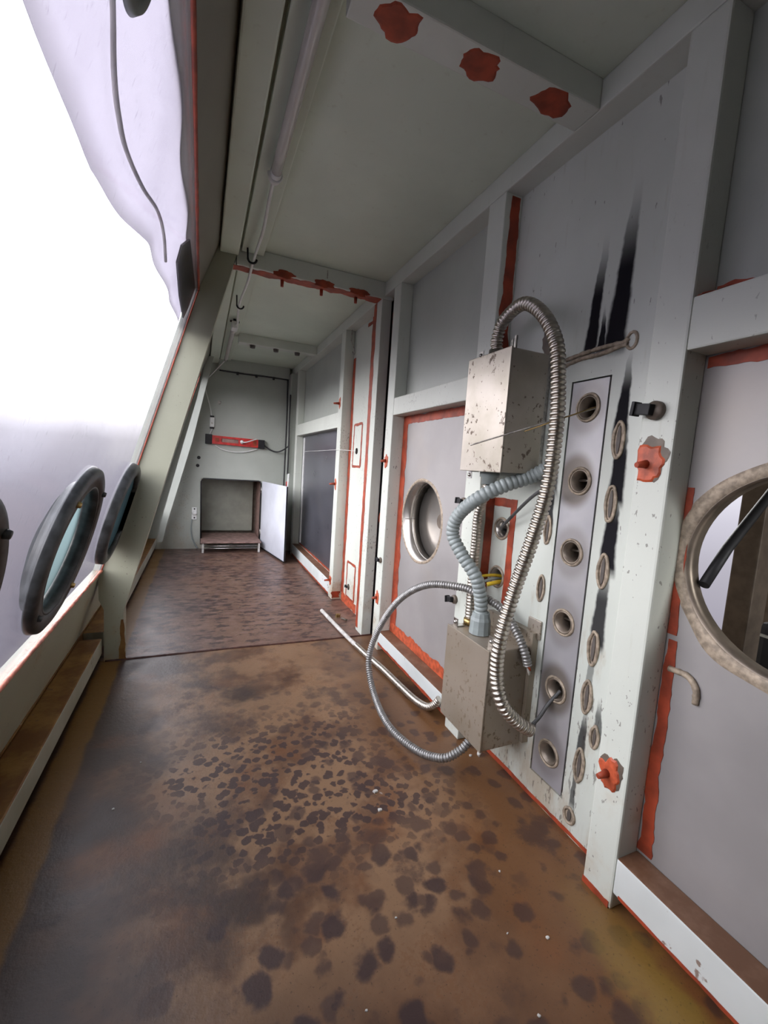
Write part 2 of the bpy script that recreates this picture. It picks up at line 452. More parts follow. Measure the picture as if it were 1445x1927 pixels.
def spline(pts, step=0.004):
    """Catmull-Rom through pts, resampled at an even step"""
    P = [Vector(p) for p in pts]; P = [P[0]*2-P[1]]+P+[P[-1]*2-P[-2]]; fine = []
    for i in range(1, len(P)-2):
        for k in range(24):
            t = k/24; a, b, c, d = P[i-1], P[i], P[i+1], P[i+2]
            fine.append(0.5*((2*b)+(c-a)*t+(2*a-5*b+4*c-d)*t*t+(3*b-a-3*c+d)*t**3))
    fine.append(P[-2]); out = [fine[0]]; acc = 0.0
    for a, b in zip(fine, fine[1:]):
        L = (b-a).length
        while acc+L >= step and L > 1e-9:
            a = a.lerp(b, (step-acc)/L); out.append(a.copy()); L = (b-a).length; acc = 0.0
        acc += L
    out.append(fine[-1]); return out
def rag(i, s=0.0, f=0.9): return mnoise.noise(Vector((i*f, s, 3.1)))
def stripe(name, p0, p1, across, normal, w0, w1, mat, parent, seed, wob=0.35, th=0.0012, n=26):
    """brushed-on stripe with a ragged edge: runs p0..p1, 'across' is its width direction"""
    p0, p1, ac, nm = Vector(p0), Vector(p1), Vector(across).normalized(), Vector(normal).normalized()
    L, R = [], []
    n = max(12, min(130, int((p1-p0).length/0.011)))
    def e_(i, sd): return rag(i, sd, 0.17)*0.8+rag(i, sd+2.5, 0.6)*0.35
    for i in range(n+1):
        t = i/n; c = p0.lerp(p1, t); w = w0+(w1-w0)*t
        L.append(c - ac*w*(0.5+wob*e_(i, seed))); R.append(c + ac*w*(0.5+wob*e_(i, seed+5)))
    v = [q for q in L+R] + [q+nm*th for q in L+R]; m = n+1; f = []
    for i in range(n):
        f += [(i, i+1, m+i+1, m+i), (2*m+i, 3*m+i, 3*m+i+1, 2*m+i+1), (i, 2*m+i, 2*m+i+1, i+1), (m+i, m+i+1, 3*m+i+1, 3*m+i)]
    f += [(0, m, 3*m, 2*m), (n, 2*m+n, 3*m+n, m+n)]
    return obj(name, MB().add(v, f), mat, parent)
def blob(c, u, v, nm, ru, rv, seed, th=0.0015, rough=0.35, n=28):
    """irregular daub of paint lying on a surface"""
    c, u, v, nm = (Vector(q) for q in (c, u, v, nm)); lo, hi = [], []
    for i in range(n):
        a = 2*pi*i/n; k = 1+rough*mnoise.noise(Vector((cos(a)*1.7, sin(a)*1.7, seed)))+0.12*mnoise.noise(Vector((cos(a)*6, sin(a)*6, seed)))
        p = c+u*cos(a)*ru*k+v*sin(a)*rv*k; lo.append(p); hi.append(p.lerp(c, 0.12)+nm*th)
    return MB().add(lo+hi+[c+nm*th*1.3], [(i, (i+1) % n, n+(i+1) % n, n+i) for i in range(n)]+[(n+i, n+(i+1) % n, 2*n) for i in range(n)])

# ------------------------------------------------------------------ setting: shared measures (metres; Y runs down the corridor)
XP, XW = 0.9035, 0.973            # front of the right-hand posts, face of the wall plates
YB, YE, ZC = -1.30, 4.90, 2.00    # rear end, far end, ceiling
TH = math.atan(0.292); CT, ST = cos(TH), sin(TH)
NL = Vector((CT, 0, -ST))         # inward normal of the leaning window wall
def LW(y, s, t=0.0):              # point on the leaning wall: along it, up its slope, inward off it
    return Vector((-0.416, y, 0.437)) + Vector((ST, 0, CT))*s + NL*t
SB, ST_ = -0.34, 1.378            # slope coordinate of the sill and of the window head

# floor: two plates and the weld between them
floor = empty('floor', (0.2, 1.8, 0), kind='structure')
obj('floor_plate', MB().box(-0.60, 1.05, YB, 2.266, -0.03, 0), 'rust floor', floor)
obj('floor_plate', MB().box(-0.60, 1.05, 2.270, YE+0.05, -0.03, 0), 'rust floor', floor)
bead = spline([(-0.40, 2.268, 0), (0.1, 2.272, 0.0), (0.6, 2.264, 0.0), (0.95, 2.268, 0)], 0.012)
obj('weld_seam', MB().sweep(bead, [0.0062+0.0025*rag(i*3.1, 1) for i in range(len(bead))], 8), 'seam rust', floor)

# ceiling
ceil = empty('ceiling', (0.4, 1.8, ZC), kind='structure')
obj('ceiling_plate', MB().box(-0.05, 1.08, YB, YE+0.05, ZC, ZC+0.03), 'ceiling paint', ceil)
for y0, y1, x0 in ((-0.55, -0.467, 0.258), (0.891, 0.974, 0.258), (3.78, 3.86, 0.258)):
    bmx = obj('cross_beam', MB().box(x0, XP, y0, y1, 1.928, ZC, 0.004), 'pale paint', ceil)
    if y0 > 0.5 and y0 < 1:
        for k, x in enumerate((0.364, 0.567, 0.784)):
            obj('primer_patch', blob((x, 0.934, 1.928), (1, 0, 0), (0, 1, 0), (0, 0, -1), 0.052, 0.036, 3.3*k, 0.0012, 0.4), 'primer', bmx)
    if y0 > 3:
        for x in (0.37, 0.56, 0.74):
            obj('stud', MB().lathe((x, 3.82, 1.905), (0, 0, 1), [(0.0, 0), (0.02, 0), (0.024, 0.022), (0, 0.022)], 10, False), 'dark slot', bmx)
obj('corner_tube', MB().box(0.060, 0.143, YB, YE, 1.952, ZC, 0.006), 'ceiling paint', ceil)
obj('wall_beam', MB().box(XP, 1.05, YB, YE, 1.928, ZC, 0.004), 'pale paint', ceil)

# ---- right wall
wr = empty('wall_right', (1.0, 1.8, 0), kind='structure')
H0 = (0.385, 0.848, 0.198); H2 = (1.80, 0.752, 0.195)
obj('wall_plate', MB().box(XW, XW+0.012, YB, 0.634, 1.33, 1.95), 'plate paint', wr)
obj('added_backing', MB().box(1.085, 1.10, 0.69, YE+0.02, 0.0, 2.0).box(XW+0.012, 1.085, 0.69, 0.70, 0.0, 2.0), 'brown metal', wr)  # unseen backing added to keep wall gaps dark and stop light leaks
obj('steel_panel', MB().plate(rect(-0.60, 0.634, 0.0, 1.33), [circ(*H0, 64)], 0, XW, XW+0.008), 'stainless', wr)
obj('wall_plate', MB().box(XW, XW+0.012, YB, -0.60, 0.0, 1.33), 'plate paint', wr)
holes1 = [circ(1.198, 0.813, 0.033, 24), circ(1.200, 0.640, 0.033, 24), rect(0.822, 0.953, 0.085, 1.277)]
obj('wall_plate', MB().plate(rect(0.634, 1.30, 0.0, 1.95), holes1, 0, XW, XW+0.012), 'scorched plate', wr)
obj('wall_plate', MB().box(XW, XW+0.012, 1.30, 2.20, 1.31, 1.95), 'plate paint', wr)
obj('steel_panel', MB().plate(rect(1.30, 2.20, 0.0, 1.31), [circ(*H2, 64)], 0, XW, XW+0.008), 'stainless', wr)
holes3 = [circ(2.786, 1.095, 0.022, 20), circ(2.79, 0.14, 0.022, 20)]
obj('wall_plate', MB().plate(rect(2.20, 3.01, 0.0, 1.95), holes3, 0, XW, XW+0.012), 'pale paint', wr)
obj('wall_plate', MB().box(XW, XW+0.012, 3.01, YE, 1.32, 1.95), 'plate paint', wr)
obj('steel_panel', MB().box(XW, XW+0.012, 3.01, YE, 0.0, 1.32), 'plate paint', wr)
obj('dark_panel', MB().box(XW-0.008, XW, 3.10, 4.46, 0.15, 1.255), 'dark stainless', wr)

def post(y0, y1, z0=0.0, z1=1.928, x0=XP, mat='pale paint'):
    return obj('post', MB().box(x0, XW, y0, y1, z0, z1, 0.005), mat, wr)
def rail(y0, y1, z0, z1, mat='pale paint'):
    return obj('rail', MB().box(XP+0.001, XW, y0, y1, z0, z1, 0.004), mat, wr)
p_near = post(0.595, 0.674); p_mid = post(1.252, 1.345); p_gate = post(2.058, 2.143); p_far = post(2.96, 3.05)
post(4.50, 4.58); post(-0.80, -0.72)
rail(-0.72, 0.595, 1.277, 1.382); rail(-0.72, 0.595, 0.045, 0.134, 'flaked rail')
rail(1.345, 2.058, 1.268, 1.356); rail(1.345, 2.058, 0.037, 0.110, 'flaked rail')
rail(3.05, 4.50, 1.262, 1.372); rail(3.05, 4.50, 0.012, 0.122, 'flaked rail')
obj('corner_post', MB().box(0.868, XW, 4.72, YE, 0, 1.928, 0.004), 'plate paint', wr)
obj('edge_strip', MB().box(XW-0.016, XW-0.008, 4.36, 4.40, 0.16, 1.24), 'white plastic', wr)

# collars of the two large wall openings
def collar(name, c, r, depth, back, mat):
    y, z = c
    col_ = obj(name, MB().lathe((XW, y, z), (1, 0, 0), [(r-0.001, 0.001), (r-0.001, depth), (r-0.004, depth), (r-0.004, -0.001)], 72, True, True), mat, wr)
    n = 96; v = []; f = []                                       # irregular band of sealant smeared round the rim
    for i in range(n):
        a = 2*pi*i/n; k = mnoise.noise(Vector((cos(a)*2.2, sin(a)*2.2, y)))
        w = (0.026 if not back else 0.012)*(1+0.35*k)
        for rr, h in ((r-0.003, 0.0), (r+0.001, -0.003-0.001*k), (r+w*0.6, -0.0035-0.001*k), (r+w, 0.0005)):
            v.append((XW+h, y+rr*cos(a), z+rr*sin(a)))
    for i in range(n):
        j = (i+1) % n
        for k in range(3): f.append((i*4+k, i*4+k+1, j*4+k+1, j*4+k))
    obj('weld_ring', MB().add(v, f, True), 'weld', col_)
    if back:
        obj('end_cap', MB().lathe((XW+depth-0.002, y, z), (1, 0, 0), [(0.0005, 0.016), (r*0.55, 0.010), (r-0.006, -0.006), (r-0.006, 0.006), (0.0005, 0.022)], 64), 'stainless tube', col_)
        arc = [Vector((XW+depth*0.55, y+(r-0.006)*cos(a), z+(r-0.006)*sin(a))) for a in [2*pi*i/64 for i in range(65)]]
        obj('seam_bead', MB().sweep(arc, 0.0018, 6, False), 'steel', col_)
        obj('seam_bead', MB().sweep([(XW+0.002, y+r-0.008, z-0.012), (XW+depth-0.004, y+r-0.008, z-0.012)], 0.0016, 6), 'steel', col_)
    return col_
collar('round_collar', H0[:2], H0[2], 0.045, False, 'burnt steel')
collar('round_collar', H2[:2], H2[2], 0.10, True, 'stainless tube')

# brushed red primer on seams and corners
def yz(y0, z0, y1, z1, w0, w1, seed, x=XW, mat='primer', th=0.0015, wob=0.35, parent=wr):
    d = Vector((0, y1-y0, z1-z0)).normalized(); ac = Vector((0, -d.z, d.y))
    return stripe('primer_stripe', (x, y0, z0), (x, y1, z1), ac, (-1, 0, 0), w0, w1, mat, parent, seed, wob, th+((seed*7.31) % 1.0)*0.0009)
yz(2.035, 0.11, 2.035, 1.268, 0.085, 0.05, 1.1, wob=0.2); yz(1.35, 1.248, 2.05, 1.248, 0.036, 0.04, 2.2, wob=0.2)
yz(1.36, 0.125, 2.05, 0.125, 0.06, 0.075, 3.7, mat='primer bright')
yz(0.582, 0.66, 0.579, 0.14, 0.020, 0.034, 4.4); yz(0.588, 1.00, 0.586, 0.672, 0.012, 0.02, 5.1); yz(-0.5, 1.262, 0.59, 1.262, 0.02, 0.026, 6.3)
yz(2.925, 0.06, 2.935, 1.74, 0.055, 0.045, 7.7, wob=0.2)
yz(2.585, 0.0, 2.60, 1.95, 0.030, 0.036, 8.2, wob=0.3)
yz(2.60, 1.895, 2.70, 1.90, 0.02, 0.02, 9.1)
for (ya, yb, za, zb) in ((2.70, 2.86, 0.99, 1.275), (2.67, 2.84, 0.065, 0.315)):        # hand-painted frames round the two small holes
    yz(ya, za, ya, zb, 0.022, 0.018, za+1); yz(ya, zb, yb, zb, 0.016, 0.016, za+2)
    yz(yb, zb, yb, za, 0.016, 0.012, za+3); yz(yb, za, ya, za, 0.016, 0.016, za+4)
yz(2.62, 0.035, 2.94, 0.03, 0.05, 0.06, 10.5, mat='primer bright')
yz(0.68, 0.008, 1.25, 0.008, 0.012, 0.016, 11.5)
yz(3.10, 0.135, 4.45, 0.14, 0.02, 0.02, 12.5)
stripe('primer_stripe', (0.942, 1.252, 1.20), (0.945, 1.252, 1.92), (1, 0, 0), (0, -1, 0), 0.05, 0.034, 'primer', wr, 13.1, 0.25)
stripe('primer_stripe', (0.955, 1.252, 0.48), (0.955, 1.252, 0.915), (1, 0, 0), (0, -1, 0), 0.034, 0.034, 'primer', wr, 14.1, 0.1)
yz(1.146, 0.50, 1.146, 0.92, 0.032, 0.026, 15.3, wob=0.15); yz(1.14, 0.905, 1.25, 0.905, 0.030, 0.030, 16.3, wob=0.15)
stripe('primer_stripe', (0.935, 0.53, 1.383), (0.935, 0.594, 1.384), (1, 0, 0), (0, 0, 1), 0.06, 0.05, 'primer', wr, 17.1)
yz(0.47, 1.385, 0.594, 1.392, 0.03, 0.045, 18.1); yz(0.25, 1.392, 0.40, 1.39, 0.012, 0.03, 18.9)
yz(0.674, 0.008, 0.60, 0.008, 0.018, 0.016, 19.0, XP); yz(-0.6, 0.049, 0.58, 0.049, 0.007, 0.007, 20.0, XP+0.0008)
yz(1.36, 0.043, 2.05, 0.043, 0.012, 0.012, 21.0, XP+0.0008); yz(3.06, 0.018, 4.49, 0.018, 0.012, 0.014, 22.0, XP+0.0008)
stripe('primer_stripe', (0.935, 2.961, 0.012), (0.935, 2.961, 0.06), (1, 0, 0), (0, -1, 0), 0.05, 0.06, 'primer', wr, 23.1, th=0.002)
stripe('primer_stripe', (0.935, 2.145, 0.0), (0.935, 2.145, 1.90), (1, 0, 0), (0, 1, 0), 0.05, 0.05, 'primer', wr, 24.1)

obj('gap_shade', MB().box(0.960, XW, 2.19, 2.40, 0, 1.92), 'black rubber', wr)  # shade of the narrow gap by the portal, put in as a black strip
# daubs of primer with a stud in them, on the fronts of the posts
def daub(p, y, z, ru, rv, seed, peel=True, length=0.03):
    if peel: obj('paint_loss', blob((XP-0.0004, y-0.008, z+rv*0.35), (0, 1, 0), (0, 0, 1), (-1, 0, 0), ru*1.1, rv*1.05, seed+9, 0.0006, 0.5), 'brown metal', p)
    d = obj('primer_patch', blob((XP-0.001, y, z), (0, 1, 0), (0, 0, 1), (-1, 0, 0), ru, rv, seed, 0.0025, 0.55), 'primer bright', p)
    obj('stud', MB().sweep([(XP, y+0.004, z), (XP-length*0.5, y+0.004, z-0.002), (XP-length, y+0.006, z-0.004)], [0.010, 0.008, 0.006], 10), 'primer', d)
daub(p_near, 0.643, 1.045, 0.032, 0.042, 1.0); daub(p_near, 0.640, 0.313, 0.026, 0.036, 2.0)
daub(p_gate, 2.101, 1.034, 0.022, 0.032, 3.0, False); daub(p_gate, 2.10, 0.285, 0.022, 0.042, 4.0, False)
for z, s in ((1.432, 5.0), (0.855, 6.0), (0.135, 7.0)): daub(p_far, 3.012, z, 0.024, 0.038, s, False, 0.045)

# oval welds burnt into the scorched plate
def oval(y, z, ry, rz, seed, wide=False):
    n = 30; pts = []
    for i in range(n+1):
        a = 2*pi*i/n; k = 1+0.10*rag(i % n, seed, 0.3)
        pts.append(Vector((XW-0.002, y+ry*cos(a)*k*(0.75+0.25*abs(cos(a))), z+rz*sin(a)*k)))
    w = obj('weld_oval', MB().sweep(pts, [0.0042+0.0016*rag(i % n, seed+2, 0.35) for i in range(n+1)], 7, False), 'weld', wr)
    obj('bead_fill', MB().prism([(y+ry*0.85*cos(2*pi*i/16), z+rz*0.9*sin(2*pi*i/16)) for i in range(16)], 0, XW-0.0006, XW+0.001), 'weld', w)
    obj('slot', MB().prism([(y+ry*0.36*cos(2*pi*i/16), z+rz*0.78*sin(2*pi*i/16)) for i in range(16)], 0, XW-0.0030, XW+0.001), 'dark slot', w)
for i, (y, z) in enumerate(((0.779, 1.108), (0.779, 0.944), (0.778, 0.767), (0.778, 0.556), (0.780, 0.417), (0.778, 0.220))): oval(y, z, 0.015, 0.046, i*2.7)
oval(0.742, 0.325, 0.012, 0.030, 20); oval(0.984, 0.842, 0.012, 0.042, 24); oval(0.986, 0.660, 0.013, 0.040, 28); oval(0.790, 0.060, 0.018, 0.022, 33)
for dz, s in ((0.008, 1), (-0.008, 2)):                       # double weld scar across the top of the bay
    pts = spline([(XW-0.001, 0.99, 1.335+dz), (XW-0.002, 0.93, 1.343+dz*0.8), (XW-0.002, 0.86, 1.345+dz), (XW-0.001, 0.80, 1.349+dz*0.4), (XW-0.001, 0.785, 1.352+dz)], 0.006)
    obj('weld_scar', MB().sweep(pts, [0.006+0.0025*rag(i, s, 0.4) for i in range(len(pts))], 7), 'weld', wr)
obj('weld_scar', MB().sweep([Vector((XW-0.001, 0.776+0.014*cos(2*pi*i/20), 1.352+0.020*sin(2*pi*i/20))) for i in range(21)], 0.004, 7, False), 'weld', wr)
obj('scorch_lens', blob((XW-0.0006, 1.06, 1.42), (0, 1, 0), (0, 0, 1), (-1, 0, 0), 0.035, 0.045, 6.1, 0.0006, 0.5), 'brown metal', wr)
for i, (y, z, l) in enumerate(((0.52, 0.565, 1), (0.53, 0.35, 0))):       # run of sealant and a drip on the near steel panel
    pts = spline([(XW-0.002, y+0.06, z+0.03), (XW-0.004, y+0.02, z+0.032), (XW-0.004, y, z+0.012), (XW-0.003, y-0.002, z-0.02)], 0.006)
    if l: obj('sealant_drip', MB().sweep(pts, [0.007+0.002*rag(j, i) for j in range(len(pts))], 8), 'weld', wr)
# rings round the two holes of the framed patch, and round the small far holes
for (y, z, r) in ((1.198, 0.813, 0.033), (1.200, 0.640, 0.033)):
    h = obj('hole_tube', MB().lathe((XW-0.002, y, z), (1, 0, 0), [(r-0.001, 0), (r-0.001, 0.06), (r-0.005, 0.06), (r-0.005, 0)], 28, True, True), 'stainless tube', wr)
    obj('weld_ring', MB().sweep([Vector((XW-0.001, y+(r+0.003)*cos(2*pi*i/32), z+(r+0.003)*sin(2*pi*i/32))) for i in range(33)], [0.0045+0.0012*rag(i % 32, z, 0.3) for i in range(33)], 7, False), 'weld', h)
    obj('end_cap', MB().lathe((XW+0.05, y, z), (1, 0, 0), [(0.0005, 0), (r-0.004, 0), (r-0.004, 0.005), (0.0005, 0.005)], 24, False), 'dark slot', h)
for (y, z) in ((2.786, 1.095), (2.79, 0.14)):
    obj('hole_tube', MB().lathe((XW-0.003, y, z), (1, 0, 0), [(0.021, 0), (0.021, 0.04), (0.0005, 0.04)], 20), 'dark slot', wr)

# ---- leaning window wall on the left
wl = empty('wall_left', (-0.45, 1.8, 0), kind='structure')
def slope_box(name, y0, y1, s0, s1, t0, t1, mat, parent=None, bev=0.0):
    mb = MB().box(y0, y1, s0, s1, t0, t1, bev); mb.v = [LW(*q) for q in mb.v]
    return obj(name, mb, mat, parent)
slope_box('lower_plate', YB, YE, -0.47, 0.0, -0.03, 0.0, 'cream paint', wl)
obj('head_plate', MB().prism([(-0.0305, 1.76), (0.064, 2.0), (0.064, 2.05), (-0.075, 1.76)], 1, YB, YE), 'head paint', wl)
slope_box('blank_panel', YB, 0.22, 0.0, ST_, -0.03, 0.0, 'plate paint', wl)
slope_box('blank_panel', 4.58, YE, 0.0, ST_+0.02, -0.03, 0.0, 'plate paint', wl)
slope_box('mullion', 2.262, 2.36, 0.0, ST_, -0.03, 0.0, 'plate paint', wl)
obj('sill_rail', MB().box(-0.505, -0.412, YB, 2.268, 0.040, 0.115, 0.005), 'flaked sill', wl)
obj('sill_rail', MB().box(-0.505, -0.412, 2.352, 4.88, 0.040, 0.115, 0.005), 'flaked sill', wl)
obj('foot_plate', MB().box(-0.56, -0.506, YB, YE, 0.0, 0.12), 'rust sill', wl)
mb = MB()
mb.prism([(-0.385, 0.13), (-0.335, 0.13), (-0.303, 0.292), (-0.085, 1.13), (0.073, 1.88), (0.09, 1.952), (0.03, 1.952), (-0.05, 1.55), (-0.17, 1.071), (-0.36, 0.292)], 1, 4.60, 4.68)
stp = obj('post', mb, 'plate paint', wl)
for ya, yb in ((0.22, 2.262), (2.36, 4.58)):                  # orange sealant bead round the sheets
    pts = [LW(ya+(yb-ya)*i/60, 0.004, 0.003) for i in range(61)]
    obj('seal_bead', MB().sweep(pts, [0.006+0.003*rag(i*1.7, ya) for i in range(61)], 7), 'orange seal', wl)
    pts = [LW(ya+(yb-ya)*i/60, ST_-0.004, 0.003) for i in range(61)]
    obj('seal_bead', MB().sweep(pts, [0.005+0.002*rag(i*1.7, yb) for i in range(61)], 7), 'primer', wl)
    for k, yv in enumerate((ya+0.004, yb-0.004)):
        pts = [LW(yv, ST_*i/50, 0.003) for i in range(51)]
        obj('seal_bead', MB().sweep(pts, [0.0028+0.0015*rag(i*1.7, yv) for i in range(51)], 7), 'primer', wl)

PORTS = [(0.668, 0.302), (1.375, 0.302), (2.11, 0.305)]
RP = 0.178
def sheet(name, y0, y1, ports):
    w = empty(name, LW((y0+y1)/2, 0), kind='structure')
    mb = MB().plate(rect(y0, y1, 0.0, ST_), [circ(y, s, RP, 56) for y, s in ports], 2, -0.006, 0.0)
    mb.v = [LW(*q) for q in mb.v]
    p = obj('pane', mb, 'window sheet', w)
    return w
sheet('window_1', 0.22, 2.262, PORTS[:2]); sheet('window_2', 2.36, 4.58, [])

# ---- portal frame half way down
pf = empty('trim_1', (0.3, 2.31, 0), kind='structure')
mb = MB().prism([(-0.405, 0), (-0.326, 0), (-0.326, 0.239), (0.116, 1.887), (0.122, 1.91), (0.146, 2.0), (0.045, 2.0), (-0.428, 0.40), (-0.425, 0.30), (-0.405, 0.25)], 1, 2.270, 2.350)
lp = obj('post', mb, 'cream paint', pf)
bmx = obj('beam', MB().box(0.135, 0.955, 2.270, 2.352, 1.912, ZC, 0.005), 'pale paint', pf)
rp = obj('post', MB().box(0.888, 0.947, 2.270, 2.375, 0, 1.912, 0.004), 'pale paint', pf)
stripe('primer_stripe', (0.12, 2.312, 1.912), (0.89, 2.312, 1.912), (0, 1, 0), (0, 0, -1), 0.060, 0.068, 'primer', bmx, 31)
for k, x in enumerate((0.36, 0.565, 0.757)):
    d = obj('primer_patch', blob((x, 2.2695, 1.915), (1, 0, 0), (0, 0, 1), (0, -1, 0), 0.050, 0.020, 41+k, 0.002, 0.5), 'primer', bmx)
    obj('stud', MB().lathe((x, 2.335, 1.88), (0, 0, 1), [(0.0005, 0), (0.008, 0), (0.009, 0.03), (0.0005, 0.03)], 10), 'primer', d)
stripe('primer_stripe', (0.888, 2.358, 0.02), (0.888, 2.358, 1.91), (0, 1, 0), (-1, 0, 0), 0.034, 0.036, 'primer', rp, 51, 0.25)
stripe('primer_stripe', (-0.33, 2.269, 0.0), (-0.33, 2.269, 0.20), (1, 0, 0), (0, -1, 0), 0.03, 0.012, 'rust sill', lp, 61)
obj('scribed_line', MB().box(0.574, 0.580, 2.2690, 2.2705, 1.945, 1.985), 'dull steel', bmx)

# ---- far end wall with its low hatch, and the wall behind the camera
wb_ = empty('wall_back', (0.3, YE, 0), kind='structure')
obj('wall_plate', MB().plate([(-0.545, 0.0), (1.05, 0.0), (1.05, 2.03), (0.045, 2.03)], [rect(0.0, 0.612, 0.045, 0.752)], 1, YE, YE+0.02), 'plate paint', wb_)
obj('beam', MB().box(0.143, 0.868, 4.84, YE, 1.885, ZC, 0.004), 'plate paint', wb_)
obj('hatch_side', MB().box(0.612, 0.64, YE+0.02, 5.34, 0.03, 0.78), 'board', wb_)
obj('hatch_side', MB().box(-0.03, 0.0, YE+0.02, 5.34, 0.03, 0.78), 'olive panel', wb_)
obj('hatch_back', MB().box(-0.03, 0.575, 5.29, 5.31, 0.13, 0.76, 0.012), 'olive panel', wb_)
obj('hatch_rear', MB().box(-0.03, 0.64, 5.34, 5.36, 0.0, 0.78), 'brown metal', wb_)
obj('hatch_roof', MB().box(-0.03, 0.64, YE+0.02, 5.36, 0.78, 0.80), 'olive panel', wb_)
obj('hatch_floor', MB().box(-0.03, 0.64, YE+0.02, 5.36, 0.0, 0.03), 'brown metal', wb_)
def seal(path, r, name='rubber_seal'): return obj(name, MB().sweep(spline(path, 0.02), r, 8), 'black rubber', wb_)
loop = [(0.008, 0.06), (0.0, 0.72), (0.02, 0.753), (0.59, 0.751), (0.612, 0.73), (0.612, 0.06)]
obj('rubber_seal', MB().sweep([Vector((x, YE-0.003, z)) for x, z in loop], 0.007, 8), 'black rubber', wb_)
seal([(0.15, 4.835, 1.874), (0.4, 4.835, 1.870), (0.6, 4.835, 1.874), (0.845, 4.835, 1.872)], 0.007)
for x in (0.33, 0.52, 0.70): obj('stud', MB().lathe((x, 4.86, 1.855), (0, 0, 1), [(0.0005, 0), (0.012, 0), (0.016, 0.028), (0.0005, 0.028)], 10), 'black rubber', wb_)
seal([(0.852, 4.86, 1.88), (0.858, 4.86, 1.4), (0.855, 4.86, 0.8), (0.858, 4.86, 0.4)], 0.008)
for (x, z) in ((-0.027, 0.969), (-0.036, 0.886)): obj('plug_hole', MB().lathe((x, YE, z), (0, -1, 0), [(0.0005, 0.004), (0.016, 0.004), (0.018, -0.002)], 18), 'black rubber', wb_)
obj('bolt', MB().lathe((0.16, YE, 1.555), (0, -1, 0), [(0.0005, 0.012), (0.012, 0.012), (0.016, 0.004), (0.022, 0.003), (0.022, -0.001)], 6, False), 'dull steel', wb_)
wf = obj('wall_front', MB().box(-0.62, 1.05, YB-0.03, YB, 0, 2.03), 'plate paint', kind='structure')

# ------------------------------------------------------------------ things
# ---- round ports in the leaning window
def cover_mat():
    m = Mat('port cover'); t = m.t
    tl = t.nodes.new('ShaderNodeBsdfTranslucent'); tl.inputs[0].default_value = (0.16, 0.22, 0.23, 1)
    df = t.nodes.new('ShaderNodeBsdfDiffuse'); df.inputs[0].default_value = (0.05, 0.055, 0.06, 1)
    mx = t.nodes.new('ShaderNodeMixShader'); mx.inputs[0].default_value = 0.5
    t.links.new(tl.outputs[0], mx.inputs[1]); t.links.new(df.outputs[0], mx.inputs[2]); t.links.new(mx.outputs[0], m.out.inputs[0])
    MT['port cover'] = m.m
cover_mat()
def port(y, s, label, r=0.232, ri=RP):
    c = LW(y, s); e = empty('glove_port', c, label, 'glove port', 'glove ports in the leaning window')
    obj('flange_ring', MB().lathe(c, NL, [(ri, 0.016), (r-0.018, 0.020), (r-0.006, 0.015), (r, 0.0), (r, -0.003), (ri, -0.003)], 64, True, True), 'port rubber', e)
    obj('sleeve', MB().lathe(c, NL, [(ri, 0.0159), (ri, -0.030), (ri-0.006, -0.030), (ri-0.006, 0.0159)], 64, True, True), 'port rubber', e)
    obj('cover', MB().lathe(c, NL, [(0.0005, -0.062), (ri*0.5, -0.056), (ri*0.85, -0.040), (ri-0.007, -0.022)], 48), 'port cover', e)
    for k in range(4):
        a = pi/4+k*pi/2; u = Vector((0, 1, 0)); w = NL.cross(u)
        p = c+(u*cos(a)+w*sin(a))*(ri+r)/2+NL*0.018
        obj('stud', MB().lathe(p, NL, [(0.0005, 0.010), (0.007, 0.009), (0.009, 0.0)], 10), 'brass' if k % 2 else 'port rubber', e)
    return e
port(*PORTS[0], 'dark round glove port cut off at the left edge of the photo')
port(*PORTS[1], 'large dark oval-looking glove port, the middle one of the bright leaning window')
e = empty('glove_port', LW(2.11, 0.305), 'dark glove port of the leaning window right against the slanted pale post', 'glove port', 'glove ports in the leaning window')
c = LW(2.11, 0.305)
def half_lathe(prof, ymax, c):
    mb = MB().lathe(c, NL, prof, 64, True, True)
    mb.v = [Vector((v.x, min(v.y, ymax), v.z)) for v in mb.v]
    return mb
obj('flange_ring', half_lathe([(RP, 0.028), (0.207, 0.030), (0.221, 0.022), (0.225, 0.0), (0.225, -0.003), (RP, -0.003)], 2.258, c), 'port rubber', e)
obj('cover', half_lathe([(0.0005, 0.004), (0.10, 0.006), (RP+0.004, 0.012), (RP+0.004, 0.006), (0.0005, 0.001)], 2.256, c), 'port cover', e)
port(3.05, 0.305, 'dark glove port seen edge-on beyond the slanted pale post')

# ---- shade band, cable and dark flap hanging outside the head of the window
ys = [0.23, 0.35, 0.54, 0.79, 1.05, 1.26, 1.6, 1.95, 2.25]; lo_ = [1.02, 1.01, 1.016, 0.999, 1.05, 1.105, 1.14, 1.17, 1.185]
n = 60; v, f = [], []
for i in range(n+1):
    y = ys[0]+(ys[-1]-ys[0])*i/n; k = max(j for j in range(len(ys)-1) if ys[j] <= y+1e-9); t = (y-ys[k])/(ys[k+1]-ys[k])
    b = lo_[k]*(1-t)+lo_[k+1]*t
    for j in range(9):
        s = b+(ST_-b)*j/8; v.append(LW(y, s, -0.030-0.006*sin(y*14+j*0.2)))
for i in range(n):
    for j in range(8): f.append((i*9+j, i*9+j+1, (i+1)*9+j+1, (i+1)*9+j))
o_ = obj('window_shade', MB().add(v, f, True), 'lilac film', label='thin lilac plastic shade hanging along the top of the leaning window', cat='shade', recalc=False)
sm = o_.modifiers.new('thickness', 'SOLIDIFY'); sm.thickness = 0.001
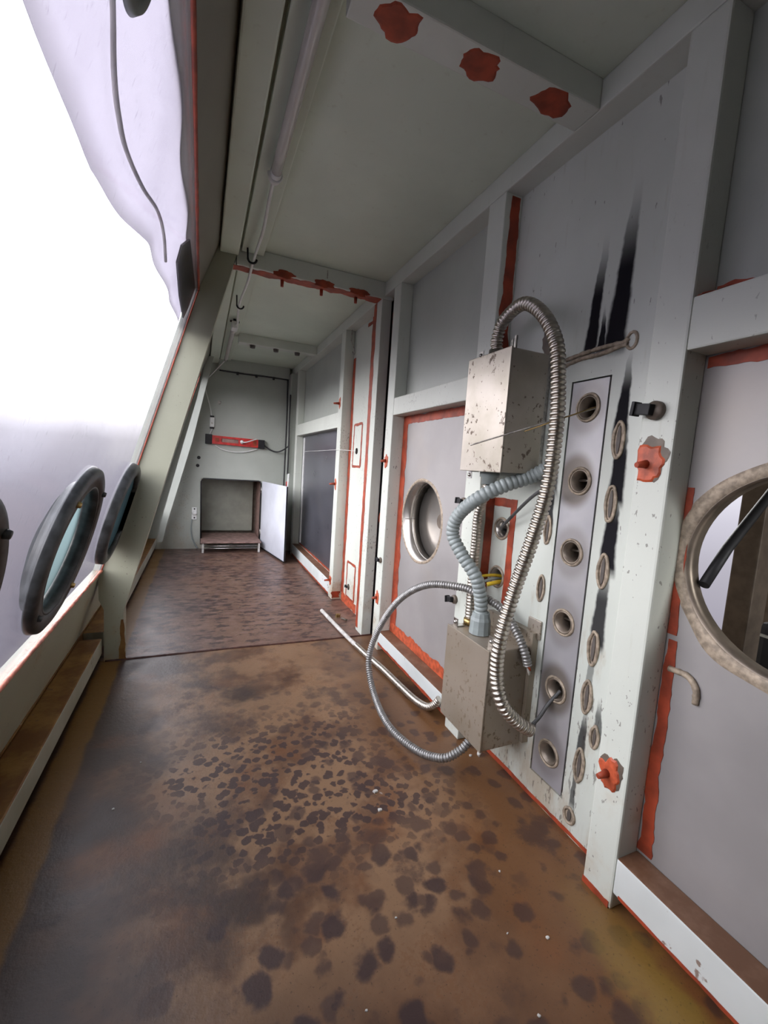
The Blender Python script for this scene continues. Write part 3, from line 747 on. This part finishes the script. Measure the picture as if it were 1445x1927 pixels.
obj('loose_cable', MB().sweep(spline([(-0.10, 0.55, 1.60), (-0.112, 0.68, 1.56), (-0.122, 0.758, 1.517), (-0.126, 0.823, 1.502), (-0.126, 0.897, 1.498), (-0.119, 1.048, 1.523), (-0.107, 1.217, 1.565), (-0.104, 1.353, 1.573), (-0.108, 1.477, 1.554)], 0.012), 0.004, 8), 'dust',
    label='blurred grey cable sagging across the top of the bright window', cat='cable')
mb = MB().plate([(1.70, 1.34), (1.60, 1.27), (1.62, 1.22), (1.90, 1.205), (2.20, 1.21), (2.235, 1.27), (2.24, 1.37)], [], 2, -0.016, -0.010)
mb.v = [LW(*q) for q in mb.v]
obj('rubber_flap', mb, 'black rubber', label='dark rubber flap at the top corner of the leaning window', cat='flap')
e = empty('vent_ring', LW(0.655, 1.20), 'small grey ring fitting at the top of the photo on the leaning window', 'ring')
obj('ring', MB().lathe(LW(0.655, 1.20), NL, [(0.040, 0.006), (0.055, 0.008), (0.062, 0.0), (0.040, 0.0)], 40, True, True), 'grey plastic', e)
obj('cover', MB().lathe(LW(0.655, 1.20), NL, [(0.0005, 0.005), (0.036, 0.005), (0.041, 0.002)], 32), 'white plastic', e)

# ---- strip with six holes let into the scorched plate
st_ = empty('hole_strip', (XW, 0.888, 0.085), 'tall narrow steel strip with six round holes beside the wall boxes', 'panel')
HZ = (1.199, 0.997, 0.794, 0.588, 0.383, 0.183)
obj('strip_plate', MB().plate(rect(0.826, 0.945, 0.092, 1.272), [circ(0.885, z, 0.031, 28) for z in HZ], 0, XW-0.002, XW+0.003), 'heat stained strip', st_)
for i, z in enumerate(HZ):
    t_ = obj('hole_tube', MB().lathe((XW-0.004, 0.885, z), (1, 0, 0), [(0.033, 0), (0.0325, 0.07), (0.028, 0.07), (0.0285, -0.001)], 32, True, True), 'burnt steel', st_)
    obj('weld_ring', MB().sweep([Vector((XW-0.003, 0.885+0.0365*cos(2*pi*k/32), z+0.0365*sin(2*pi*k/32))) for k in range(33)], [0.0038+0.0012*rag(k % 32, z*7, 0.3) for k in range(33)], 7, False), 'weld', t_)
    obj('cross_bar', MB().sweep([(XW+0.03, 0.856, z+0.004), (XW+0.03, 0.914, z+0.002)], 0.004, 8), 'steel', t_)
    obj('end_cap', MB().lathe((XW+0.06, 0.885, z), (1, 0, 0), [(0.0005, 0), (0.029, 0), (0.029, 0.006), (0.0005, 0.006)], 24, False), 'brown metal', t_)

# ---- the two wall boxes
def tab(parent, x0, x1, y, z, up_=True, w=0.022, h=0.026):
    """bent fixing lug with a screw"""
    z0, z1 = (z, z+h) if up_ else (z-h, z)
    lug = obj('lug', MB().box(x0, x0+0.003, y-w/2, y+w/2, z0, z1, 0.0008).box(x0, x1, y-w/2, y+w/2, z-0.0015, z+0.0015), 'steel', parent)
    obj('screw', MB().lathe((x0, y, (z0+z1)/2), (-1, 0, 0), [(0.0005, 0.006), (0.005, 0.005), (0.0065, 0.0)], 10), 'dull steel', lug)
def wallbox(x0, x1, y0, y1, z0, z1, label):
    e = empty('junction_box', ((x0+x1)/2, (y0+y1)/2, z0), label, 'electrical box', 'electrical boxes on the right wall')
    obj('body', MB().box(x0+0.006, x1, y0+0.002, y1-0.002, z0+0.002, z1-0.002, 0.003), 'box steel', e)
    obj('cover', MB().box(x0, x0+0.0055, y0, y1, z0, z1, 0.002), 'box steel', e)
    return e
ub = wallbox(0.810, 0.955, 1.031, 1.246, 1.006, 1.370, 'upper steel electrical box with dark specks and a conduit arching from its top')
tab(ub, 0.835, 0.865, 1.215, 1.3705); tab(ub, 0.84, 0.87, 1.062, 1.3705, w=0.026, h=0.03)
obj('clamp', MB().box(0.83, 0.836, 1.040, 1.048, 1.37, 1.405).box(0.83, 0.845, 1.052, 1.056, 1.37, 1.398), 'dull steel', ub)
tab(ub, 0.835, 0.865, 1.222, 1.0055, False, 0.02, 0.024); tab(ub, 0.90, 0.93, 1.05, 1.0055, False, 0.03, 0.024)
obj('mounting_plate', MB().box(0.955, 0.9725, 1.04, 1.24, 1.02, 1.36), 'dull steel', ub)
obj('fitting', MB().lathe((0.885, 1.20, 1.370), (0, 0, 1), [(0.0005, 0), (0.030, 0), (0.030, 0.012), (0.026, 0.014), (0.026, 0.035), (0.0005, 0.035)], 24), 'dull steel', ub)
obj('fitting', MB().lathe((0.882, 1.175, 1.006), (0, 0, -1), [(0.0005, 0), (0.032, 0), (0.032, 0.016), (0.025, 0.018), (0.025, 0.04), (0.0005, 0.04)], 24), 'grey plastic', ub)
lb = wallbox(0.798, 0.950, 0.986, 1.222, 0.150, 0.474, 'lower steel electrical box, rust stained, close above the floor')
tab(lb, 0.815, 0.845, 1.20, 0.4745, w=0.024); tab(lb, 0.83, 0.86, 1.020, 0.4745, w=0.03, h=0.028)
obj('wall_flange', MB().box(0.950, 0.9725, 0.975, 1.20, 0.16, 0.52).box(0.966, 0.9725, 0.965, 1.02, 0.50, 0.56, 0.002), 'box steel', lb)
obj('fitting', MB().lathe((0.862, 1.125, 0.474), (0, 0, 1), [(0.0005, 0), (0.036, 0), (0.034, 0.02), (0.0335, 0.045), (0.030, 0.055), (0.028, 0.07), (0.0005, 0.07)], 12, False), 'grey plastic', lb)
obj('fitting', MB().lathe((0.872, 1.200, 0.474), (0, 0, 1), [(0.0005, 0), (0.020, 0), (0.020, 0.02), (0.0005, 0.02)], 20), 'brass', lb)
obj('drip', MB().sweep([(0.80, 0.99, 0.151), (0.80, 0.992, 0.142), (0.801, 0.990, 0.136)], [0.006, 0.005, 0.002], 8), 'dust', lb)

# ---- conduits: interlocked hose with real ridges
def hose(name, pts, r, pitch, mat, label, depth=0.16, sides=18, start=0, end=None, cat='conduit', parent=None):
    path = spline(pts, pitch/8); n = len(path); rad = []
    for i in range(n):
        ph = (i % 8)/8.0
        rad.append(r*(1-depth*(0.5-0.5*cos(2*pi*ph))**2.5))
    return obj(name, MB().sweep(path, rad, sides), mat, parent, label if parent is None else None, cat if parent is None else None, 'flexible conduits' if parent is None else None)
hose('flexible_conduit', [(0.885, 1.200, 1.395), (0.88, 1.199, 1.437), (0.875, 1.166, 1.487), (0.865, 1.066, 1.506), (0.86, 0.977, 1.452), (0.86, 0.916, 1.366), (0.86, 0.894, 1.279), (0.86, 0.88, 1.14), (0.85, 0.878, 0.971), (0.835, 0.9, 0.823), (0.82, 0.93, 0.68), (0.79, 0.933, 0.541), (0.79, 0.935, 0.429), (0.80, 0.91, 0.352), (0.85, 0.901, 0.296), (0.90, 0.895, 0.264)],
     0.0200, 0.0138, 'conduit steel', 'long shiny silver conduit arching over the upper box and hanging in front', 0.24)
hose('flexible_conduit', [(0.955, 0.99, 1.030), (0.93, 1.033, 1.000), (0.86, 1.067, 0.968), (0.80, 1.113, 0.922), (0.78, 1.186, 0.858), (0.78, 1.209, 0.792), (0.80, 1.172, 0.727), (0.83, 1.13, 0.665), (0.85, 1.122, 0.600), (0.861, 1.125, 0.54)],
     0.0225, 0.0160, 'grey plastic', 'thick matt grey plastic conduit curving down into the lower box', 0.15)
hose('flexible_conduit', [(0.882, 1.175, 0.968), (0.888, 1.205, 0.92), (0.89, 1.229, 0.85), (0.89, 1.229, 0.76), (0.885, 1.222, 0.627), (0.878, 1.210, 0.555), (0.872, 1.200, 0.494)],
     0.017, 0.011, 'conduit steel', 'short silver conduit running straight between the two boxes behind the grey one')
hose('flexible_conduit', [(0.93, 0.964, 0.426), (0.92, 0.972, 0.467), (0.915, 1.010, 0.516), (0.912, 1.075, 0.562), (0.892, 1.125, 0.582), (0.868, 1.172, 0.594), (0.843, 1.226, 0.600), (0.78, 1.360, 0.572), (0.75, 1.522, 0.463), (0.73, 1.661, 0.287), (0.70, 1.676, 0.149), (0.69, 1.582, 0.051), (0.67, 1.375, 0.030), (0.70, 1.212, 0.034), (0.74, 1.104, 0.066), (0.79, 1.076, 0.100), (0.83, 1.077, 0.132), (0.845, 1.08, 0.149)],
     0.0138, 0.0098, 'grey conduit', 'thin dull grey conduit making a wide loop over the floor beside the boxes', 0.24, 14)
e = empty('conduit_tail', (0.85, 2.0, 0), 'straight pale rod ending in silver conduit lying on the floor by the wall', 'conduit', 'flexible conduits')
obj('rod', MB().sweep(spline([(0.762, 2.704, 0.014), (0.78, 2.397, 0.014), (0.795, 2.189, 0.014), (0.806, 2.06, 0.016)], 0.03), 0.0115, 12), 'dust', e)
hose('flexible_end', [(0.800, 2.11, 0.017), (0.813, 1.98, 0.017), (0.835, 1.816, 0.017), (0.848, 1.658, 0.017), (0.857, 1.516, 0.022), (0.868, 1.43, 0.036), (0.885, 1.40, 0.06), (0.896, 1.385, 0.09)], 0.0155, 0.0098, 'conduit steel', None, 0.16, 14, parent=e)

# ---- wires
def wire(name, pts, r, mat, label, cat='wire', group=None): return obj(name, MB().sweep(spline(pts, 0.01), r, 8), mat, None, label, cat, group)
wire('wire_rod', [(0.74, 1.092, 1.082), (0.86, 0.976, 1.141), (0.985, 0.857, 1.199)], 0.0022, 'dull steel', 'thin straight steel wire poking out of the topmost hole of the strip')
wire('wire_rod', [(0.85, 0.99, 1.128), (0.95, 0.888, 1.185), (1.00, 0.868, 1.207)], 0.0018, 'brass', 'second short thin wire in the topmost hole of the strip')
wire('cable', [(1.00, 1.195, 0.805), (0.955, 1.178, 0.817), (0.94, 1.121, 0.86), (0.915, 1.01, 0.935), (0.90, 0.93, 0.977)], 0.0055, 'dark cable', 'dark grey cable curving out of the upper hole in the red framed patch', 'cable')
wire('cable', [(0.89, 0.896, 0.268), (0.93, 0.897, 0.296), (0.955, 0.893, 0.335), (0.99, 0.885, 0.376)], 0.0055, 'dark cable', 'short grey cable joining the silver conduit end to a hole in the strip', 'cable')
wire('yellow_wire', [(1.00, 1.195, 0.640), (0.955, 1.197, 0.647), (0.90, 1.215, 0.640)], 0.0055, 'yellow plastic', 'upper yellow wire end in the lower hole of the red framed patch')
wire('yellow_wire', [(1.00, 1.190, 0.625), (0.955, 1.180, 0.625), (0.925, 1.190, 0.616)], 0.0075, 'yellow plastic', 'lower, shorter yellow wire end in the hole of the red framed patch')
wire('grey_wire', [(1.00, 1.20, 0.633), (0.955, 1.198, 0.634), (0.915, 1.225, 0.612)], 0.0055, 'grey plastic', 'grey wire end between the two yellow ones')
e = empty('bare_end', (0.93, 0.963, 0.40), 'bare orange wire end sticking out of the thin grey conduit', 'wire')
obj('core', MB().sweep([(0.93, 0.964, 0.428), (0.934, 0.962, 0.412), (0.936, 0.960, 0.396)], [0.006, 0.005, 0.0025], 8), 'dust', e)
obj('insulation', MB().sweep([(0.927, 0.960, 0.428), (0.934, 0.955, 0.413)], [0.005, 0.003], 8), 'primer bright', e)
wire('taut_string', [(XW-0.006, 4.44, 1.102), (XW-0.040, 3.6, 1.102), (XW-0.075, 3.0, 1.10), (XW-0.004, 2.79, 1.096)], 0.0014, 'white plastic', 'thin pale string stretched from the small framed hole across the dark panel', 'string')
wire('hook_wire', [(0.945, 2.945, 1.955), (0.94, 2.94, 1.87), (0.94, 2.935, 1.85), (0.955, 2.92, 1.80), (0.962, 2.93, 1.765), (0.955, 2.945, 1.785)], 0.004, 'dull steel', 'bent wire hook hanging at the top of the far post', 'hook')

# ---- small levers on the posts
def lever(y, z, label, size=1.0, ang=0.0, x=XP, mat='black plastic'):
    e = empty('latch_lever', (x, y, z), label, 'latch', 'black latch levers on the posts')
    obj('boss', MB().lathe((x, y, z), (-1, 0, 0), [(0.0005, 0.012*size), (0.017*size, 0.012*size), (0.0185*size, 0.009*size), (0.0185*size, 0)], 24), 'brown metal', e)
    mb = MB().box(-0.008*size, 0.008*size, -0.004, 0.034*size, -0.011*size, 0.011*size, 0.002)
    R_ = Matrix.Rotation(ang, 4, 'X'); mb.v = [R_ @ q+Vector((x-0.020*size, y, z)) for q in mb.v]
    obj('handle', mb, mat, e)
    mb = MB().box(-0.011*size, 0.011*size, 0.026*size, 0.033*size, -0.014*size, 0.014*size, 0.0015); mb.v = [R_ @ q+Vector((x-0.022*size, y, z)) for q in mb.v]
    obj('grip', mb, mat, e)
lever(0.640, 1.160, 'black lever on the nearest post above the red paint patch', 1.1, 0.12)
lever(2.085, 0.498, 'small black lever on the pale post beyond the round hole, near the floor', 0.8, 0.0)
lever(1.340, 0.892, 'black lever on the post just below the upper box', 0.8, 0.1)
lever(1.345, 0.515, 'flat black lever on the post just above the lower box', 0.9, -0.15)
lever(2.79, 0.142, 'small black stub in the lower framed hole of the far plate', 0.7, 0.0, XW)

# ---- lamps along the ceiling
e = empty('tube_lamp', (0.20, 0.6, 1.93), 'long fluorescent tube on a pale batten along the ceiling, nearer one', 'lamp', 'ceiling tube lamps')
obj('batten', MB().box(0.155, 0.257, -0.30, 2.262, 1.972, 1.9995, 0.004), 'ceiling paint', e)
obj('tube', MB().sweep([(0.207, -0.25+1.80*i/20, 1.940) for i in range(21)], 0.0175, 20), 'lamp glass', e)
obj('end_cap', MB().sweep([(0.207, 1.55, 1.940), (0.207, 1.60, 1.940)], 0.0190, 18), 'white plastic', e)
for y_ in (0.40, 1.30): obj('tube_clip', MB().box(0.197, 0.217, y_, y_+0.02, 1.955, 1.973), 'white plastic', e)
obj('strap', MB().sweep([Vector((0.207+0.022*cos(a), 1.575, 1.942+0.024*sin(a))) for a in [pi*0.95+pi*1.1*i/16 for i in range(17)]]+[Vector((0.222, 1.575, 1.957))], 0.0035, 8), 'white plastic', e)
wire('lamp_lead', [(0.205, 1.60, 1.936), (0.210, 1.75, 1.945), (0.214, 1.95, 1.930), (0.205, 2.21, 1.922), (0.20, 2.40, 1.895), (0.195, 2.75, 1.925), (0.192, 2.90, 1.925)], 0.0065, 'white plastic', 'cream lead running from the near ceiling tube through the portal', 'cable')
def clip(y, label, z=1.925):
    e = empty('cable_clip', (0.2, y, z), label, 'clip', 'black clips on the ceiling lead')
    obj('hook', MB().sweep([Vector((0.20+0.020*cos(a), y, z+0.004+0.020*sin(a))) for a in [pi+pi*i/14 for i in range(15)]], 0.005, 8), 'black plastic', e)
    obj('stem', MB().sweep([(0.18, y, z+0.004), (0.178, y, 1.972 if y < 2.27 else 1.9995)], 0.004, 8), 'black plastic', e)
clip(2.215, 'black hook clip on the lead just before the portal beam'); clip(2.90, 'black hook clip on the lead beyond the portal beam')
e = empty('tube_lamp', (0.19, 4.0, 1.93), 'second ceiling tube lamp in the dim part beyond the portal', 'lamp', 'ceiling tube lamps')
obj('batten', MB().box(0.155, 0.257, 2.36, 4.83, 1.985, 1.9995, 0.003), 'ceiling paint', e)
obj('end_cap', MB().box(0.178, 0.222, 3.36, 3.46, 1.915, 1.965, 0.008), 'white plastic', e)
obj('cap_clip', MB().box(0.168, 0.232, 3.385, 3.40, 1.962, 1.972).box(0.19, 0.21, 3.385, 3.40, 1.97, 1.986), 'black plastic', e)
obj('tube', MB().sweep([(0.198, 3.46+1.15*i/12, 1.938) for i in range(13)], 0.018, 18), 'lamp glass', e)
wire('lamp_lead', [(0.192, 2.90, 1.925), (0.20, 3.10, 1.915), (0.215, 3.30, 1.935), (0.20, 3.38, 1.94)], 0.006, 'white plastic', 'short white lead dropping to the far ceiling tube', 'cable')
wire('lamp_lead', [(0.19, 4.60, 1.93), (0.12, 4.72, 1.86), (0.03, 4.80, 1.76), (0.010, 4.86, 1.737), (0.03, 4.875, 1.64), (0.07, 4.885, 1.50), (0.086, 4.885, 1.41)], 0.006, 'white plastic', 'white lead from the far ceiling tube down the end wall to the switch', 'cable')
e = empty('cable_clip', (0.01, 4.86, 1.73), 'black hook holding the white lead at the slanted far post', 'clip', 'black clips on the ceiling lead')
obj('hook', MB().box(-0.018, 0.022, 4.83, YE-0.0005, 1.722, 1.748, 0.004), 'black plastic', e)

# ---- inline switch, red power strip, cords
e = empty('inline_switch', (0.093, 4.88, 1.28), 'small white inline switch hanging above the red power strip', 'switch')
obj('body', MB().box(0.070, 0.116, 4.868, 4.898, 1.295, 1.395, 0.006), 'white plastic', e)
for z in (1.288, 1.402): obj('strain_relief', MB().box(0.072, 0.112, 4.872, 4.898, z-0.010, z+0.010, 0.004), 'black plastic', e)
obj('rocker', MB().box(0.085, 0.101, 4.865, 4.869, 1.325, 1.345), 'dull steel', e)
wire('switch_lead', [(0.096, 4.885, 1.28), (0.085, 4.885, 1.25), (0.075, 4.885, 1.215)], 0.006, 'white plastic', 'short white lead between the inline switch and the red power strip', 'cable')
e = empty('power_strip', (0.33, 4.87, 1.10), 'red power strip with black ends on the far end wall', 'power strip')
def tilt(mb):
    for q in mb.v: q.z -= (q.x-0.03)*0.018
    return mb
obj('body', tilt(MB().plate(rect(0.095, 0.565, 1.125, 1.212), [rect(0.19, 0.36, 1.150, 1.190)], 1, 4.862, 4.898)), 'red plastic', e)
obj('end_cap', tilt(MB().box(0.030, 0.098, 4.856, 4.899, 1.120, 1.220, 0.006)), 'black plastic', e)
obj('end_cap', tilt(MB().box(0.562, 0.632, 4.856, 4.899, 1.118, 1.214, 0.006)), 'black plastic', e)
obj('socket_inset', tilt(MB().box(0.19, 0.36, 4.874, 4.897, 1.150, 1.190)), 'board', e)
obj('slot', tilt(MB().box(0.125, 0.165, 4.859, 4.863, 1.150, 1.190)), 'primer', e)
obj('slot', tilt(MB().box(0.51, 0.545, 4.859, 4.863, 1.140, 1.195)), 'primer', e)
e = empty('plug', (0.394, 4.86, 1.16), 'white plug with its lead pushed into the red power strip', 'plug')
obj('plug_head', MB().lathe((0.394, 4.861, 1.163), (0, -1, 0), [(0.018, 0), (0.021, 0.01), (0.012, 0.04), (0.0005, 0.042)], 16), 'white plastic', e)
obj('lead', MB().sweep(spline([(0.394, 4.822, 1.163), (0.43, 4.815, 1.163), (0.49, 4.83, 1.185), (0.54, 4.85, 1.205)], 0.01), 0.006, 8), 'white plastic', e)
wire('sagging_cord', [(0.13, 4.885, 1.106), (0.20, 4.885, 1.070), (0.316, 4.885, 1.052), (0.43, 4.885, 1.062), (0.551, 4.885, 1.098)], 0.005, 'white plastic', 'white cord sagging just under the red power strip', 'cord')
wire('mains_cord', [(0.628, 4.88, 1.149), (0.69, 4.87, 1.105), (0.762, 4.85, 1.086), (0.82, 4.80, 1.110), (0.862, 4.705, 1.155)], 0.0075, 'black rubber', 'black cord leaving the right end of the red power strip', 'cord')
wire('hanging_cord', [(0.860, 4.705, 1.70), (0.858, 4.70, 1.4), (0.862, 4.70, 1.15), (0.861, 4.70, 0.85)], 0.008, 'black rubber', 'black hose hanging in the far right corner', 'cord')
wire('clear_tube', [(0.862, 4.62, 0.86), (0.86, 4.63, 0.70), (0.862, 4.64, 0.54)], 0.012, 'white plastic', 'pale tube standing in the far right corner', 'tube')
e = empty('corner_valve', (0.86, 4.70, 0.30), 'small white valve on the dark corner post behind the hatch door', 'valve')
obj('valve_body', MB().lathe((0.868, 4.78, 0.335), (-1, 0, 0), [(0.0005, 0.05), (0.018, 0.05), (0.024, 0.03), (0.024, 0)], 16), 'white plastic', e)
obj('knob', MB().lathe((0.868, 4.755, 0.345), (0, -1, 0), [(0.0005, 0.03), (0.014, 0.03), (0.016, 0)], 14), 'black plastic', e)
obj('red_tag', MB().lathe((0.868, 4.74, 0.74), (-1, 0, 0), [(0.0005, 0.01), (0.03, 0.008), (0.032, 0)], 18), 'red plastic', None, 'small red button on the far corner post above the hatch door', 'button')
e = empty('wall_outlet', (-0.06, YE, 0.31), 'white socket outlet low on the end wall left of the hatch', 'outlet')
obj('plate', MB().box(-0.084, -0.036, 4.888, 4.8995, 0.315, 0.444, 0.003), 'white plastic', e)
obj('socket', MB().lathe((-0.058, 4.888, 0.385), (0, -1, 0), [(0.0005, 0.012), (0.022, 0.012), (0.026, 0.0)], 20), 'white plastic', e)
for z in (0.335, 0.428): obj('screw', MB().lathe((-0.058, 4.888, z), (0, -1, 0), [(0.0005, 0.003), (0.007, 0.003), (0.008, 0)], 10), 'black plastic', e)
wire('outlet_cable', [(-0.08, 4.89, 0.32), (-0.088, 4.885, 0.22), (-0.075, 4.88, 0.12), (-0.045, 4.87, 0.05), (-0.02, 4.85, 0.012)], 0.006, 'grey plastic', 'grey cable drooping from the wall outlet to the floor', 'cable')

# ---- hatch door and the small step in the hatch
e = empty('hatch_door', (0.62, 4.89, 0.02), 'pale door of the low hatch standing open into the corridor', 'door')
hx, hy, fx, fy = 0.622, 4.885, 0.752, 4.115
d = Vector((fx-hx, fy-hy, 0)); L = d.length; d.normalize(); nn = Vector((-d.y, d.x, 0))
def hinge(mb): mb.v = [Vector((hx, hy, 0))+d*q.x+nn*q.y+Vector((0, 0, q.z)) for q in mb.v]; return mb
obj('leaf', hinge(MB().box(0, L, 0, 0.014, 0.02, 0.752, 0.003)), 'door white', e)
obj('edge_seal', hinge(MB().box(0.0, L, -0.004, 0.0, 0.010, 0.020).box(L, L+0.006, 0, 0.014, 0.02, 0.75)), 'black rubber', e)
for z in (0.15, 0.62): obj('hinge', MB().sweep([(0.618, 4.884, z), (0.618, 4.884, z+0.07)], 0.007, 10), 'dull steel', e)
e = empty('hatch_step', (0.3, 4.95, 0), 'low reddish board step on thin legs standing in the hatch', 'step')
obj('board', MB().box(0.006, 0.606, 4.655, 5.26, 0.100, 0.112, 0.003), 'board', e)
for x in (0.03, 0.585):
    for y in (4.672, 5.24): obj('leg', MB().box(x-0.010, x+0.010, y-0.008, y+0.008, 0 if y < 4.9 else 0.03, 0.100, 0.002), 'dust', e)
for z in (0.045, 0.070): obj('stretcher', MB().sweep([(0.03, 4.676, z), (0.585, 4.676, z)], 0.004, 8), 'steel', e)

# ---- what shows through the near round opening
obj('diagonal_bar', MB().sweep([(1.015, 0.560, 0.790), (1.10, 0.57, 0.868), (1.30, 0.595, 1.005), (1.40, 0.607, 1.07)], 0.011, 14), 'black plastic', label='dark round bar slanting across the big round opening', cat='bar')
obj('brown_post', MB().box(1.45, 1.53, 0.672, 0.735, 0.0, 2.0, 0.004).box(1.40, 1.58, 0.64, 0.76, -0.03, 0.0), 'brown metal', label='brown upright post standing behind the big round opening', cat='post')
e = empty('black_case', (1.3, 0.45, 0.0), 'black case at the bottom right of the big round opening', 'case')
obj('body', MB().box(1.25, 1.45, 0.20, 0.555, 0.0, 0.69, 0.012), 'black plastic', e)
obj('band', MB().box(1.246, 1.25, 0.20, 0.55, 0.655, 0.662), 'steel', e)
obj('rear_panel', MB().box(1.75, 1.77, -0.5, 0.80, -0.03, 1.8).box(1.73, 1.75, -0.5, 0.80, 0.93, 0.985), 'brown metal', label='brown panel in shade behind the upright post and black case', cat='panel')
obj('added_shade_roof', MB().box(1.05, 2.3, -1.3, 3.0, 1.75, 1.78), 'brown metal', kind='structure')  # unseen roof added to keep sky light off the slanting bar
obj('outer_ground', MB().box(1.05, 3.2, -1.3, 3.0, -0.06, -0.03), 'brown metal', kind='structure')

# ---- odds and ends on the floor
e = empty('brass_nut', (0.847, 2.577, 0), 'small brass nut on the floor beside the pale rod', 'nut')
obj('nut', MB().lathe((0.845, 2.60, 0.0), (0, 0, 1), [(0.006, 0), (0.016, 0), (0.016, 0.018), (0.006, 0.018)], 6, False, True), 'brass', e)
obj('shank', MB().sweep([(0.855, 2.55, 0.008), (0.875, 2.51, 0.008)], 0.007, 8), 'brown metal', e)
for i, (x, y, r) in enumerate(((-0.207, 1.282, 0.006), (0.717, 0.599, 0.006), (0.638, 0.637, 0.004), (0.716, 0.763, 0.005), (-0.161, 1.466, 0.004), (0.514, 1.110, 0.012), (0.50, 1.04, 0.010), (-0.10, 1.864, 0.004), (0.90, 1.16, 0.009), (0.42, 0.75, 0.004), (0.60, 0.50, 0.005), (0.30, 0.62, 0.004))):
    mb = blob((x, y, 0.0002), (1, 0, 0), (0, 1, 0), (0, 0, 1), r*0.7, r*0.5, i*1.9, r*0.35, 0.6, 9)
    obj('paint_flake', mb, 'dust', None, 'tiny whitish paint flake lying on the rusty floor', 'flake', 'paint flakes on the floor')
